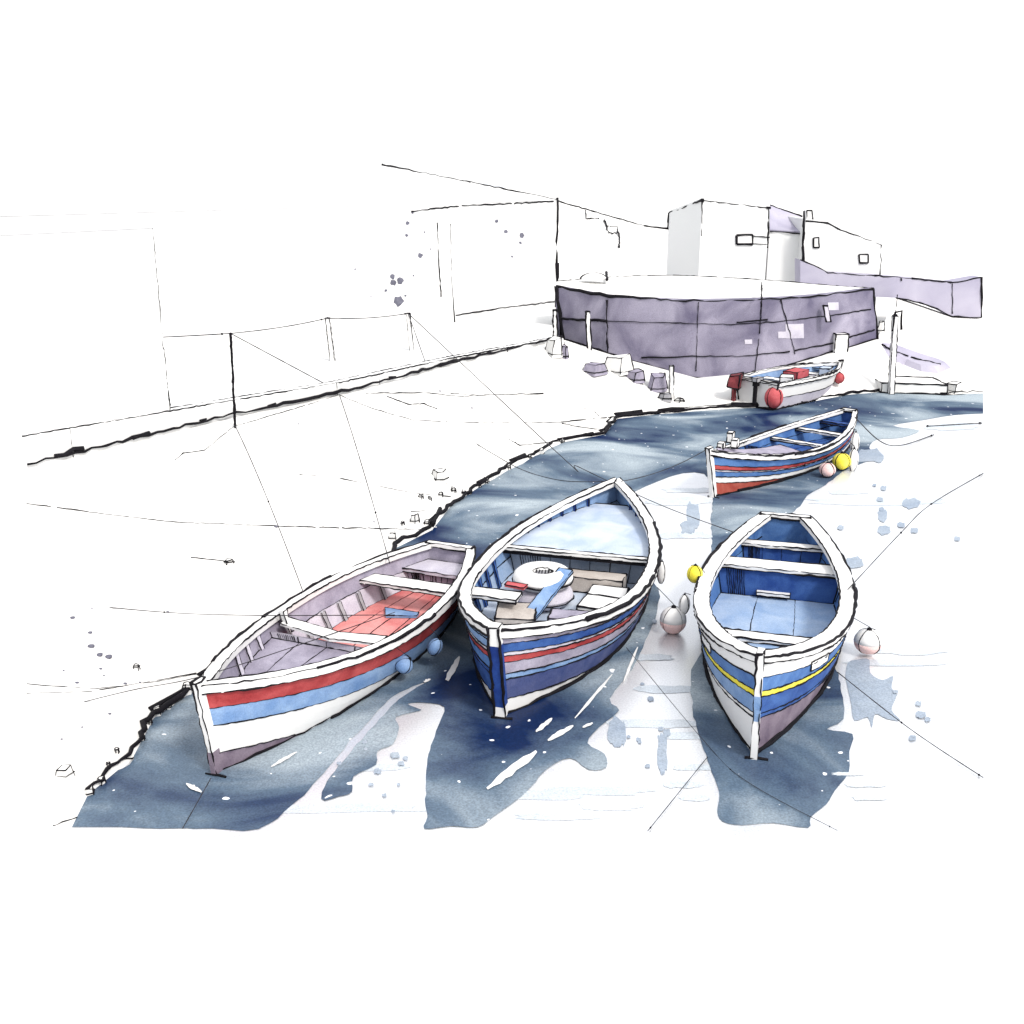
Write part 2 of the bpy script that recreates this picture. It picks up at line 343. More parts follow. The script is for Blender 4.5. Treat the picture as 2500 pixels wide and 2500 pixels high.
for pts, px in (
    ([(50, 950), (200, 970), (330, 985), (460, 990), (640, 996), (830, 999)], 2.4),
    ([(565, 895), (640, 902), (700, 915), (780, 930), (850, 937)], 2.6),
    ([(360, 1052), (443, 1060)], 2.4),
    ([(640, 745), (700, 770), (780, 793), (900, 798), (1050, 797), (1180, 784), (1300, 775)], 2.6),
    ([(690, 742), (800, 741), (870, 748), (920, 745), (1025, 742)], 2.6),
    ([(730, 748), (770, 763), (800, 762), (825, 772)], 2.6),
    ([(1060, 798), (1090, 805), (1180, 815)], 2.4), ([(960, 828), (980, 840), (1060, 832)], 2.6), ([(1100, 770), (1120, 775), (1130, 785)], 2.4),
    ([(330, 868), (345, 855), (385, 850), (440, 805), (560, 770), (640, 745)], 2.4),
    ([(50, 1290), (180, 1300), (300, 1285), (420, 1262)], 2.4), ([(50, 1308), (160, 1306), (270, 1288), (370, 1270)], 2.2),
    ([(850, 742), (905, 746)], 2.2), ([(250, 1364), (290, 1366)], 3), ([(232, 1432), (300, 1424)], 3), ([(100, 1558), (150, 1540), (165, 1530)], 3),
    ([(1380, 762), (1300, 768), (1200, 782)], 2.4), ([(775, 965), (830, 963)], 2.4), ([(1690, 560), (1760, 572), (1800, 588), (1840, 597)], 5),
    ([(1680, 742), (1720, 741), (1780, 746), (1855, 742)], 4)):
    inkon(mb, bb, pts, px, .004)
# broken dark edge where the stone meets the water
run = [p+Vector((0, 0, .07)) for p in shore_line if (p-CAM).y < 60 and p.x < at(1856, 742, 0).x+.1]
mb.ink(rough_edge(run[2:], .05), .02, wob=1.5, lo=.4, hi=2.2)
for i in range(4, len(run)-3):
    if run[i].y < 31 and rnd.random() < .4:
        a = run[i]; b = a.lerp(run[i+1], .7); mb.ink([a+Vector((rnd.uniform(-.12, .05), rnd.uniform(-.05, .1), .02)), b+Vector((rnd.uniform(-.12, .05), 0, .02))], rnd.uniform(.03, .06))
tag(mb.build('bank'), kind='structure')

# ------------------------------------------------------------------ quay: low wall and terrace behind it
lw = [(-700, 1070), (50, 885), (250, 836), (430, 790), (640, 745), (840, 692), (1058, 640)]
lt = [(-700, 985), (50, 823), (250, 788), (430, 757), (640, 722), (840, 678), (1058, 637)]
mb = MB(); fb = [at(*p, 1.6) for p in lw]; ft = [at_y(q[0], q[1], b.y) for q, b in zip(lt, fb)]
ft = [Vector((b.x, b.y, t.z)) for b, t in zip(fb, ft)]
dirn = (fb[-1]-fb[1]); dirn.z = 0; dirn.normalize(); nl = Vector((-dirn.y, dirn.x, 0))     # inland
fb2 = [p-Vector((0, 0, .3)) for p in fb]
mb.grid([fb2, ft], 'limewash', False); bk = [t+nl*.22 for t in ft]; mb.grid([ft, bk], 'limewash', False)
mb.grid([bk, [t-Vector((0, 0, .5)) for t in bk]], 'limewash', False)
hv = rough_edge([p+Vector((0, 0, .09))-nl*.05 for p in fb[1:]], .025)
mb.ink(hv, pr(4.6, 24), wob=1.6, lo=.35, hi=2.0)
for i in range(3, len(hv)-5, 9): mb.ink([p+Vector((0, 0, .05*rnd.random())) for p in hv[i:i+rnd.randint(2, 5)]], pr(6, 25))
for q in (ft[1:], bk[1:]):
    for a, b in zip(q[:-1], q[1:]): mb.ink([a, b], pr(2.6, (a-CAM).length))
for k, j in ((1, .42), (3, .98), (4, .35), (5, .5)):
    a = fb[k].lerp(fb[k+1], j) if k < 6 else fb[k]; b = ft[k].lerp(ft[k+1], j); mb.ink([a, b], pr(2.4, (a-CAM).length))
o = mb.build('quay_wall', origin=fb[3]); tag(o, 'long low white coping wall climbing along the top of the bank', 'wall')
bk = bk+[Vector((1.35, 35.7, bk[-1].z)), Vector((3.5, 48, bk[-1].z))]
mb = MB(); mb.grid([[t-Vector((0, 0, .05)) for t in bk], [t-Vector((0, 0, .05))+nl*40 for t in bk]], 'limewash', False)
tag(mb.build('terrace_ground'), kind='structure')

# ------------------------------------------------------------------ far white house with hip roof behind the quay
def house_far():
    C0 = at(1049, 569, 1.8); d = Vector((-.633, -.774, 0)); n = Vector((-.774, .633, 0))
    ztop = at_y(1047, 378, C0.y).z
    r = empty('harbour_house', (C0.x, C0.y, 1.5), 'large white house with hip roof and heavy dark corner above the quay', 'house')
    L = 60
    def q(s, t, z): return Vector((C0.x, C0.y, 0))+d*s+n*t+Vector((0, 0, z))
    m = MB(); m.hexa([q(0, 0, 1.2), q(L, 0, 1.2), q(L, 8, 1.2), q(0, 8, 1.2), q(0, 0, ztop), q(L, 0, ztop), q(L, 8, ztop), q(0, 8, ztop)], 'limewash')
    b = m.bvh()
    inkon(m, b, [(776, 399), (860, 389), (1044, 380)], 2.6)
    inkon(m, b, [(825, 420), (827, 480), (832, 560)], 2.4); inkon(m, b, [(850, 422), (852, 520), (858, 612)], 2.4)
    inkon(m, b, [(860, 595), (960, 579), (1048, 569)], 2.6)
    for z0, z1, px in ((1.3, 2.2, 9), (2.2, 3.2, 7), (3.2, ztop+.1, 6)): m.ink([q(0, 0, z0), q(0, 0, z1)], pr(px, 42))
    m.build('wall', r, (C0.x, C0.y, 1.5))
    R0 = at_y(720, 312, 40.5); m = MB()
    e = .004
    C = q(-.02, -.02, ztop+e); E2 = q(L, -.02, ztop+e); B0 = q(-.1, 9, ztop+e); R1 = R0+d*(L-5)
    m.add([C, E2, R1, R0], [(0, 1, 2, 3)], 'limewash'); m.add([C, R0, B0], [(0, 1, 2)], 'limewash'); m.add([B0, R0, R1, q(L, 9, ztop)], [(0, 1, 2, 3)], 'limewash')
    lf = Vector((0, -.02, .03)); m.ink([C+lf, C.lerp(R0, .55)+lf], pr(3, 42)); m.ink([C.lerp(R0, .5)+lf, R0+lf], pr(2.8, 42))
    m.build('roof', r, (C0.x, C0.y, 1.5))
    def spot(x, y, rr):                       # dots of ink spatter built as flat spots on the render
        m = MB(); P = []; k = 11
        for i in range(k):
            a = 2*math.pi*i/k; q2 = rr*rnd.uniform(.7, 1.15); p = cast(b, x+q2*math.cos(a), y+q2*math.sin(a), .006)
            if not p: return
            P.append(p)
        m.add(P, [tuple(range(k))], 'stain'); m.build('spatter_spot', r, (C0.x, C0.y, 1.5))
    for x, y, rr in ((778, 401, 3), (769, 421, 4.4), (767, 444, 3.6), (793, 482, 5), (801, 438, 2), (937, 417, 3.4), (954, 437, 4), (985, 444, 5), (982, 458, 3), (966, 484, 2.4), (741, 522, 5), (742, 533, 6), (755, 530, 6.5), (728, 548, 3), (752, 568, 10.5), (765, 558, 2.2), (780, 520, 2), (812, 470, 1.6), (670, 508, 2), (700, 560, 1.5)): spot(x, y, rr)
house_far()
def house_near():
    C0 = at(322, 787, 1.9); d = -dirn; n = nl
    zt = at_y(285, 430, C0.y).z
    r = empty('harbour_house', (C0.x, C0.y, 1.5), 'plain white house end at left with one thin dark corner line', 'house')
    def q(s, t, z): return Vector((C0.x, C0.y, 0))+d*s+n*t+Vector((0, 0, z))
    m = MB(); m.hexa([q(0, 0, 1.2), q(16, 0, 1.2), q(16, 7, 1.2), q(0, 7, 1.2), q(0, 0, zt), q(16, 0, zt), q(16, 7, zt), q(0, 7, zt)], 'limewash')
    b = m.bvh(); m.ink([q(0, 0, 1.9), q(0, 0, 3.2)], pr(2.8, 21)); m.ink([q(.02, 0, 3.2), q(0, 0, zt)], pr(2.6, 21))
    m.build('wall', r, (C0.x, C0.y, 1.5))
    m = MB(); m.hexa([q(-.02, -.02, zt+.003), q(16, -.02, zt+.003), q(16, 7, zt+.003), q(-.02, 7, zt+.003), q(1, 2.5, zt+.12), q(16, 2.5, zt+.12), q(16, 4, zt+.12), q(1, 4, zt+.12)], 'limewash')
    m.build('roof', r, (C0.x, C0.y, 1.5)); return q
house_near()

# ------------------------------------------------------------------ curved purple harbour wall, its terrace, beach things
T = smooth([at_y(*p) for p in WT]); Bf = smooth([at_y(*p) for p in WF])
o0 = Vector((T[18].x, T[18].y, 0))
r = empty('harbour_wall', o0, 'curved purple grey stone wall holding up the far terrace', 'wall')
m = MB(); rows = [[b-Vector((0, 0, .6)) for b in Bf]]+[[b.lerp(t, k/6) for b, t in zip(Bf, T)] for k in range(7)]
rows += [[t+Vector((0, .5, 0)) for t in T], [Vector((t.x, t.y+.5, 0)) for t in T]]
m.grid(rows, 'wall_purple', False); b = m.bvh()
for pts, px in (([(1060, 602), (1100, 604), (1145, 606), (1250, 609), (1390, 612), (1480, 606), (1560, 596), (1655, 582)], 2.6), ([(1058, 600), (1145, 606)], 5),
                ([(1210, 675), (1320, 672), (1400, 672), (1480, 664), (1560, 650), (1650, 622)], 2.8), ([(1145, 566), (1146, 670)], 6), ([(1318, 570), (1313, 700)], 2.8), ([(1437, 564), (1434, 620), (1425, 700)], 2.6),
                ([(1473, 566), (1488, 620), (1500, 668)], 2.6), ([(1390, 608), (1448, 603)], 2.4)):
    inkon(m, b, pts, px, .01)
m.ink(T, pr(5.5, 34), lo=.5, hi=1.9)
m.ink([a+Vector((0, -.03, .03)) for a in Bf], pr(5.5, 34), lo=.4, hi=1.9)
m.ink([T[0], Bf[0]], pr(8, 35)); m.ink([T[-1], Bf[-1]], pr(6, 35))
m.build('stone_face', r, o0)
def patch(cx, cy, sx, sy, mat):
    m = MB(); c = [cast(b, cx+dx*sx/2, cy+dy*sy/2, .02) for dx, dy in ((-1, -1), (1, -1.1), (1.05, 1), (-.95, 1.05))]
    if all(c): m.prism(c, (0, .03, 0), mat); m.build('pale_stone', r, o0)
for a in ((1478, 632, 20, 12, 'lilac'), (1499, 625, 34, 26, 'lilac'), (1572, 578, 20, 14, 'lilac'), (1412, 645, 14, 8, 'lilac')): patch(*a)
# terrace on top of it
tb = [at(x, y, 2.9) for x, y in ((1050, 531), (1150, 523), (1235, 520), (1310, 521), (1450, 529))]+[at_y(1560, 538, 36.2), at_y(1648, 544, 36.6)]
tb = smooth(tb)
m = MB(); m.grid([[t+Vector((0, .52, 0)) for t in T], tb, [p-Vector((0, 0, 2)) for p in tb]], 'stone_white', False)
for i in range(len(tb)-1): m.ink([tb[i], tb[i+1]], pr(2.8, 38))
m.ink([at(1437, 533, 2.97), at(1437, 563, 2.97)], pr(2.6, 37))
tag(m.build('upper_terrace'), kind='structure')

# ground behind, hill
m = MB(); m.grid([[Vector((x, 45.4, .3)) for x in range(-60, 140, 10)], [Vector((x, 60, 1.6)) for x in range(-60, 140, 10)], [Vector((x, 400, 2)) for x in range(-60, 140, 10)]], 'stone_white', False)
tag(m.build('hinterland'), kind='structure')
m = MB(); rid = [at_y(x, y, 70) for x, y in ((700, 330), (900, 345), (1048, 379), (1120, 400), (1215, 427), (1262, 433), (1330, 470), (1420, 520))]
m.grid([[Vector((p.x*.9, 55, 1.0)) for p in rid], [p.lerp(Vector((p.x*.9, 55, 1.0)), .45)+Vector((0, 0, .25)) for p in rid], rid, [p+Vector((0, 20, -.5)) for p in rid]], 'stone_white', True)
for a, c, px in ((2, 3, 2.6), (3, 4, 2.4), (4, 5, 4)): m.ink([rid[a]+Vector((0, -.05, .04)), rid[c]+Vector((0, -.05, .04))], pr(px, 70))
b = m.bvh()
for pts, px in (([(1105, 397), (1106, 412), (1130, 412)], 3), ([(1140, 415), (1145, 427), (1165, 427), (1165, 440), (1150, 440), (1145, 430)], 3), ([(1165, 432), (1169, 450), (1168, 466)], 3)): inkon(m, b, pts, px, .02)
tag(m.build('hillside'), kind='structure')

# houses beyond the terrace
def house_a():
    A0 = at_y(1262, 402, 51); A1 = at_y(1325, 378, 47); A2 = at_y(1450, 392, 47); A3 = A2+(A0-A1)
    b0 = Vector((A1.x, A1.y, 1.0))
    r = empty('terrace_house', b0, 'white cottage with tall gable and a dark framed window beyond the purple wall', 'house')
    m = MB(); z = 1.0
    P = [A0, A1, A2, A3]; Q = [Vector((p.x, p.y, z)) for p in P]
    m.add(Q+P, [(0, 1, 5, 4), (1, 2, 6, 5), (2, 3, 7, 6), (3, 0, 4, 7)], 'limewash')
    m.ink([at_y(1325, 380, 47), at_y(1324, 445, 47)], pr(3, 47)); m.ink([A0, at_y(1260, 433, 51)], pr(5, 51)); m.ink([A2, at_y(1448, 468, 47)], pr(3.2, 47))
    m.build('wall', r, b0)
    m = MB(); m.hexa([p+Vector((0, 0, .004)) for p in P]+[p+Vector((0, 0, .1)) for p in P], 'limewash')
    m.ink([A0, A1], pr(4.5, 48)); m.ink([A1, A2], pr(2.8, 47)); m.box(A1, (.14, .1, .14), 'ink'); m.box(A2, (.18, .1, .1), 'ink'); m.build('roof', r, b0)
    m = MB(); c = [at_y(x, y, 46.97) for x, y in ((1390, 444), (1420, 443), (1420, 461), (1390, 461))]; wf = None
    for i in range(4): m.ink([c[i], c[(i+1) % 4]], pr(4.5, 47))
    m.ink([at_y(1420, 445, 46.97), at_y(1452, 448, 46.97)], pr(2, 47)); m.ink([at_y(1420, 460, 46.97), at_y(1448, 461, 46.97)], pr(2.2, 47)); wf = m.build('window', r, b0)
    m = MB(); m.prism(c, (0, .02, 0), 'white'); m.build('pane', wf, b0)
    # lean-to with a slate roof
    l0 = at_y(1452, 437, 47.2); l1 = at_y(1515, 441, 47.2); u0 = at_y(1452, 391, 50); u1 = at_y(1513, 413, 50); b1 = Vector((l0.x, l0.y, 1.0))
    r = empty('lean_to', b1, 'low white lean-to with lilac slate roof between the two cottages', 'outbuilding')
    m = MB(); m.add([Vector((l0.x, l0.y, 1)), Vector((l1.x, l1.y, 1)), l1, l0, Vector((u0.x, u0.y, 1)), Vector((u1.x, u1.y, 1)), u1, u0], [(0, 1, 2, 3), (1, 5, 6, 2), (5, 4, 7, 6), (4, 0, 3, 7)], 'limewash'); m.build('wall', r, b1)
    m = MB(); m.hexa([l0, l1, u1, u0]+[p+Vector((0, -.03, .08)) for p in (l0, l1, u1, u0)], 'quay_lilac'); m.ink([l0+Vector((0, -.05, 0)), l1+Vector((0, -.05, 0))], pr(3, 47)); m.ink([u0+Vector((0, -.03, .1)), u1+Vector((0, -.03, .1))], pr(2.6, 50)); m.build('roof', r, b1)
house_a()
def house_b():
    Y = 46.4; top = [at_y(x, y, Y) for x, y in ((1517, 408), (1520, 417), (1562, 421), (1580, 431), (1663, 462))]
    b0 = Vector((top[0].x, Y, 1.0))
    r = empty('terrace_house', b0, 'white cottage with chimney and two small square windows at right of the row', 'house')
    m = MB(); out = [Vector((top[0].x, Y, 1))]+top[1:]+[Vector((top[-1].x, Y, 1))]; out[0].x = top[1].x
    m.prism(out, (0, 6, 0), 'limewash'); m.ink([at_y(1517, 398, Y), at_y(1515, 495, Y)], pr(4.5, 47)); m.ink([top[-1], at_y(1660, 521, Y)], pr(4.5, 47)); m.build('wall', r, b0)
    m = MB(); e = Vector((0, 0, .004)); t = top[1:]
    for a, c in zip(t[:-1], t[1:]):
        m.hexa([a+e, c+e, c+e+Vector((0, 6, 0)), a+e+Vector((0, 6, 0))]+[p+Vector((0, dy, .08)) for p, dy in ((a, 0), (c, 0), (c, 6), (a, 6))], 'limewash'); m.ink([a, c], pr(2.8, 47))
    m.build('roof', r, b0)
    m = MB(); c = [at_y(x, y, Y+.3) for x, y in ((1522, 420), (1534, 420), (1532, 397), (1522, 397))]; m.prism(c, (0, .5, 0), 'white')
    for i in range(4): m.ink([c[i], c[(i+1) % 4]], pr(3.2, 47))
    m.build('chimney', r, b0)
    for pts in (((1535, 449), (1545, 448), (1546, 467), (1535, 467)), ((1621, 480), (1638, 480), (1638, 496), (1622, 496))):
        m = MB(); c = [at_y(x, y, Y-.03) for x, y in pts]; [m.ink([c[i], c[(i+1) % 4]], pr(3.2, 47)) for i in range(4)]; wf = m.build('window', r, b0)
        m = MB(); m.prism(c, (0, .028, 0), 'white'); m.build('pane', wf, b0)
house_b()
# lilac quay wall running off to the right
m = MB(); pts = [(1510, 490), (1524, 496), (1545, 505), (1562, 515), (1650, 520), (1720, 525), (1795, 533), (1852, 523), (1852, 599), (1797, 597), (1770, 583), (1735, 571), (1690, 562), (1650, 560), (1510, 560)]
P = [at_y(x, y, 45) for x, y in pts]; m.prism(P, (0, .9, 0), 'quay_lilac')
for i in range(8): m.ink([P[i], P[i+1]], pr(4.5 if i > 5 else 3, 45))
for i in range(8, 12): m.ink([P[i], P[i+1]], pr(3.6, 45))
for a in (((1797, 535), (1797, 592)), ((1700, 525), (1701, 530))): m.ink([at_y(*a[0], 44.98), at_y(*a[1], 44.98)], pr(2.4, 45))
tag(m.build('sea_wall', origin=(P[5].x, 45, 0)), 'pale lilac sea wall running to the right edge below the cottages', 'wall')
# rounded white cover on the terrace
m = MB(); c = at(1120, 527, 2.96); w2 = (at(1145, 527, 2.96)-at(1095, 527, 2.96)).length/2
prof = [(w2*math.cos(a), .22*math.sin(a)) for a in [i*math.pi/16 for i in range(8)]]+[(.02, .22)]
m.lathe(prof, 'white', Matrix.Translation(c) @ Matrix.Diagonal((1, .6, 1, 1)))
arc = [c+Vector((w2*math.cos(a), -.05, .22*math.sin(a))) for a in [i*math.pi/12 for i in range(13)]]; m.ink(arc, pr(2.8, 38)); m.ink([at(1145, 528, 2.97), at(1144, 514, 2.97)], pr(4.5, 38))
tag(m.build('boat_cover', origin=c), 'small rounded white cover lying on the upper terrace beside the big house', 'cover')

# ------------------------------------------------------------------ posts, stones, blocks on the bank
BK = bb
def post(name, top, base, z, wpx, label, group=None, mat='white', inkpx=2.8, extra=None):
    b0 = at(*base, z); t0 = at_y(*top, b0.y); d = (b0-CAM).length; hw = wpx*K*d/F/2
    m = MB(); c = []
    for p, k in ((b0-Vector((0, 0, .25)), 1), (t0, .9)):
        for x, y in ((-1, -1), (1, -1), (1, 1), (-1, 1)): c.append(p+Vector((x*hw*k, y*hw*k, 0)))
    m.hexa(c, mat, pr(inkpx, d)); 
    if extra: extra(m, b0, t0, d)
    ob = m.build(name, origin=b0); tag(ob, label, 'post', group); return b0, t0
p1b, p1t = post('mooring_post', (435, 629), (443, 800), 1.62, 2.5, 'slender dark post at the wall, nearest of the posts along the quay', mat='ink', inkpx=2.6)
p2b, p2t = post('mooring_post', (618, 600), (629, 679), 1.8, 8, 'leaning white post in the middle of the rope rail on the quay', inkpx=1.7)
p3b, p3t = post('mooring_post', (770, 591), (778, 655), 1.8, 8, 'leaning white post at the far end of the rope rail on the quay', inkpx=1.7)
post('mooring_post', (1047, 585), (1049, 657), 1.35, 8, 'short white square post below the corner of the big house', inkpx=3.5)
post('mooring_post', (1109, 588), (1114, 682), .9, 8, 'taller white post standing against the left end of the purple wall', inkpx=3.2)
post('mooring_post', (1267, 690), (1268, 752), .25, 8, 'thin white post on the beach below the purple wall', inkpx=2.4)
def polex(m, b0, t0, d):
    p = b0.lerp(t0, .62); q = at_y(1693, 556, b0.y); m.ink([t0, q], pr(3, d)); m.box(t0.lerp(b0, .0), (.1, .1, .1), 'ink')
    m.ink([p+Vector((-.12, -.1, .35)), p+Vector((-.1, -.1, .9)), p+Vector((.1, -.1, .95)), p+Vector((.14, -.1, .4))], pr(3.2, d))
post('beacon_pole', (1689, 596), (1683, 728), .25, 9, 'tall white pole with dark bracket standing alone on the right beach', inkpx=1.8, extra=polex)
def plank():
    m = MB(); a = at_y(1557, 577, 34.2); c = at_y(1563, 607, 34.1); m.hexa([c+Vector((-.07, -.03, 0)), c+Vector((.07, -.03, 0)), c+Vector((.07, .03, 0)), c+Vector((-.07, .03, 0)), a+Vector((-.07, -.03, 0)), a+Vector((.07, -.03, 0)), a+Vector((.07, .03, 0)), a+Vector((-.07, .03, 0))], 'lilac', pr(3, 34))
    tag(m.build('ladder_rail', origin=c), 'short pale plank fixed upright on the right half of the purple wall', 'plank')
plank()
def stone(x, y, sx, sy, mat, label, cat='stone', group=None, inkpx=1.9, h=None, name='stone', rz=None):
    c = cast(BK, x, y) or at(x, y, 0)
    d = (c-CAM).length; wx = sx*K*d/F; hh = h or sy*K*d/F*.9
    m = MB(); rz = rnd.uniform(0, 1.5) if rz is None else rz
    n = rnd.choice((4, 5, 5, 6)); P = []; Q = []
    for i in range(n):
        a = rz+2*math.pi*i/n+rnd.uniform(-.3, .3); q = wx/2*rnd.uniform(.8, 1.15)
        P.append(c+Vector((q*math.cos(a), q*math.sin(a), -.06))); Q.append(c+Vector((q*.72*math.cos(a+.15), q*.72*math.sin(a+.15), hh*rnd.uniform(.65, 1.0))))
    m.add(P+Q, [tuple(range(n))[::-1], tuple(range(n, 2*n))]+[(i, (i+1) % n, (i+1) % n+n, i+n) for i in range(n)], mat)
    k = pr(inkpx, d)
    for i in range(n):
        m.ink([Q[i], Q[(i+1) % n]], k); m.ink([P[i]+Vector((0, 0, .1)), P[(i+1) % n]+Vector((0, 0, .1))], k)
        if rnd.random() < .8: m.ink([P[i]+Vector((0, 0, .05)), Q[i]], k)
    tag(m.build(name, origin=c), label, cat, group)
G = 'pale stones along the near waterline'
for x, y, s in ((352, 1304, 18), (298, 1345, 17), (318, 1338, 14), (284, 1366, 10), (221, 1419, 9), (205, 1445, 8), (192, 1478, 15), (240, 1460, 12), (170, 1500, 18), (345, 1332, 9), (268, 1395, 10)):
    stone(x, y, s, s, 'stone_white', 'pale stone lying near the waterline left of the red striped boat', 'stone', G)
G = 'pale stones along the middle waterline'
for x, y, s in ((782, 985, 18), (760, 990, 8), (805, 990, 12), (742, 1018, 18), (795, 940, 10), (812, 944, 9), (832, 936, 10), (856, 928, 11), (875, 932, 9), (886, 938, 10), (918, 912, 14), (905, 922, 9), (1021, 859, 15), (1060, 836, 10), (1000, 866, 9), (960, 884, 10), (866, 948, 8)):
    stone(x, y, s, s, 'stone_white', 'pale stone at the waterline on the bank behind the boats', 'stone', G)
stone(122, 1466, 30, 26, 'stone_white', 'largest pale stone low on the bank at the bottom left corner', rz=.6)
stone(830, 905, 34, 26, 'stone_white', 'jagged pale stone on the bank above the dark water', rz=.2)
stone(432, 1063, 16, 9, 'stone_white', 'small flat stone alone on the middle of the white bank')
stone(258, 1262, 12, 11, 'stone_white', 'small dark edged stone left of the red striped bow')
stone(1048, 668, 44, 34, 'stone_white', 'white boulder under the short white square post', h=.5)
stone(1065, 674, 20, 26, 'lavender', 'small lavender boulder beside the white boulder under the post', h=.42)  # lavender stones here carry shaded rock faces as their colour
stone(1122, 702, 52, 22, 'lavender', 'flat lavender slab at the top of the far stone steps', h=.28)
stone(1165, 700, 60, 40, 'stone_white', 'broad white block in the middle of the far stone steps', h=.5)
stone(1200, 716, 44, 26, 'lavender', 'long lavender slab below the broad white block', h=.3)
stone(1240, 733, 44, 36, 'lavender', 'dark edged lavender boulder at the lower end of the far stone steps', h=.45)
stone(1256, 752, 30, 14, 'grey', 'low grey rock by the thin beach post')
stone(1282, 757, 20, 8, 'stone_white', 'low white rock right of the thin beach post')
stone(1602, 651, 30, 20, 'grey', 'grey triangular boulder near the right end of the purple wall', h=.4)
stone(1630, 645, 18, 12, 'stone_white', 'small round white stone beside the grey boulder')
stone(1662, 625, 14, 20, 'stone_white', 'tilted white stone at the right foot of the purple wall', h=.4)
stone(1800, 738, 34, 14, 'stone_white', 'white pointed rock at the water on the right beach', h=.3)
def block(pts, z, label, name='stone_block', h=.4, dy=.8):
    m = MB(); a = at(*pts[0], z); c = at(*pts[1], z); u = Vector((0, dy, 0)); zz = Vector((0, 0, h)); m.hexa([a, c, c+u, a+u, a+zz, c+zz, c+u+zz, a+u+zz], 'stone_white', pr(3, a.length))
    tag(m.build(name, origin=a), label, 'block')
block([(1662, 740), (1786, 744)], .03, 'long low white kerb block under the tall beach pole', 'kerb_block', .28, 1.2)
def wblock():
    m = MB(); c = cast(BK, 1585, 664) or at(1585, 664, .8); m.box(c+Vector((0, .1, .25)), (.42, .3, .62), 'white', .1, pr(3.2, 34)); tag(m.build('stone_block', origin=c), 'upright white block at the right foot of the purple wall', 'block')
wblock()
def ridge():  # purple shadow on the beach, built as a lilac ridge
    outl = [(1648, 646), (1672, 648), (1702, 660), (1740, 672), (1785, 686), (1802, 694), (1775, 706), (1740, 701), (1705, 687), (1672, 668)]
    P = [cast(BK, x, y) for x, y in outl]; P = [p for p in P if p]
    if len(P) < 6: return
    c = sum(P, Vector())/len(P); Q = [p.lerp(c, .25)+Vector((0, 0, .12)) for p in P]; n = len(P); P = [p-Vector((0, 0, .1)) for p in P]
    m = MB(); m.add(P+Q, [tuple(range(n, 2*n))]+[(i, (i+1) % n, (i+1) % n+n, i+n) for i in range(n)], 'quay_lilac')
    b = m.bvh(); inkon(m, b, [(1655, 645), (1690, 664), (1730, 677), (1775, 687)], 3.4, .02)
    tag(m.build('shadow_ledge', origin=c), 'low lilac ridge standing for the shadow down the right beach past the pole', 'rock')
ridge()
G = 'dark pebbles scattered on the white bank'
for x, y, s in ((137, 1166, 9), (170, 1194, 8), (172, 1220, 13), (188, 1236, 11), (205, 1240, 13), (190, 1262, 6), (145, 1289, 8), (196, 1275, 4), (207, 1347, 6), (155, 1372, 4), (116, 1395, 5), (173, 1148, 5), (521, 994, 8), (316, 1155, 6), (830, 738, 5), (890, 770, 5), (563, 800, 4), (705, 985, 5), (236, 1290, 7), (263, 1288, 6), (120, 1265, 4)):
    c = cast(BK, x, y)
    if not c: continue
    d = (c-CAM).length; q = s*K*d/F/2; m = MB(); m.lathe([(q*.8, -.01), (q, q*.2), (q*.85, q*.45), (q*.3, q*.62)], 'stain', Matrix.Translation(c) @ Matrix.Diagonal((1, rnd.uniform(.8, 1.2), 1, 1)), 9)
    tag(m.build('pebble', origin=c), 'dark grey pebble on the white bank', 'pebble', G)

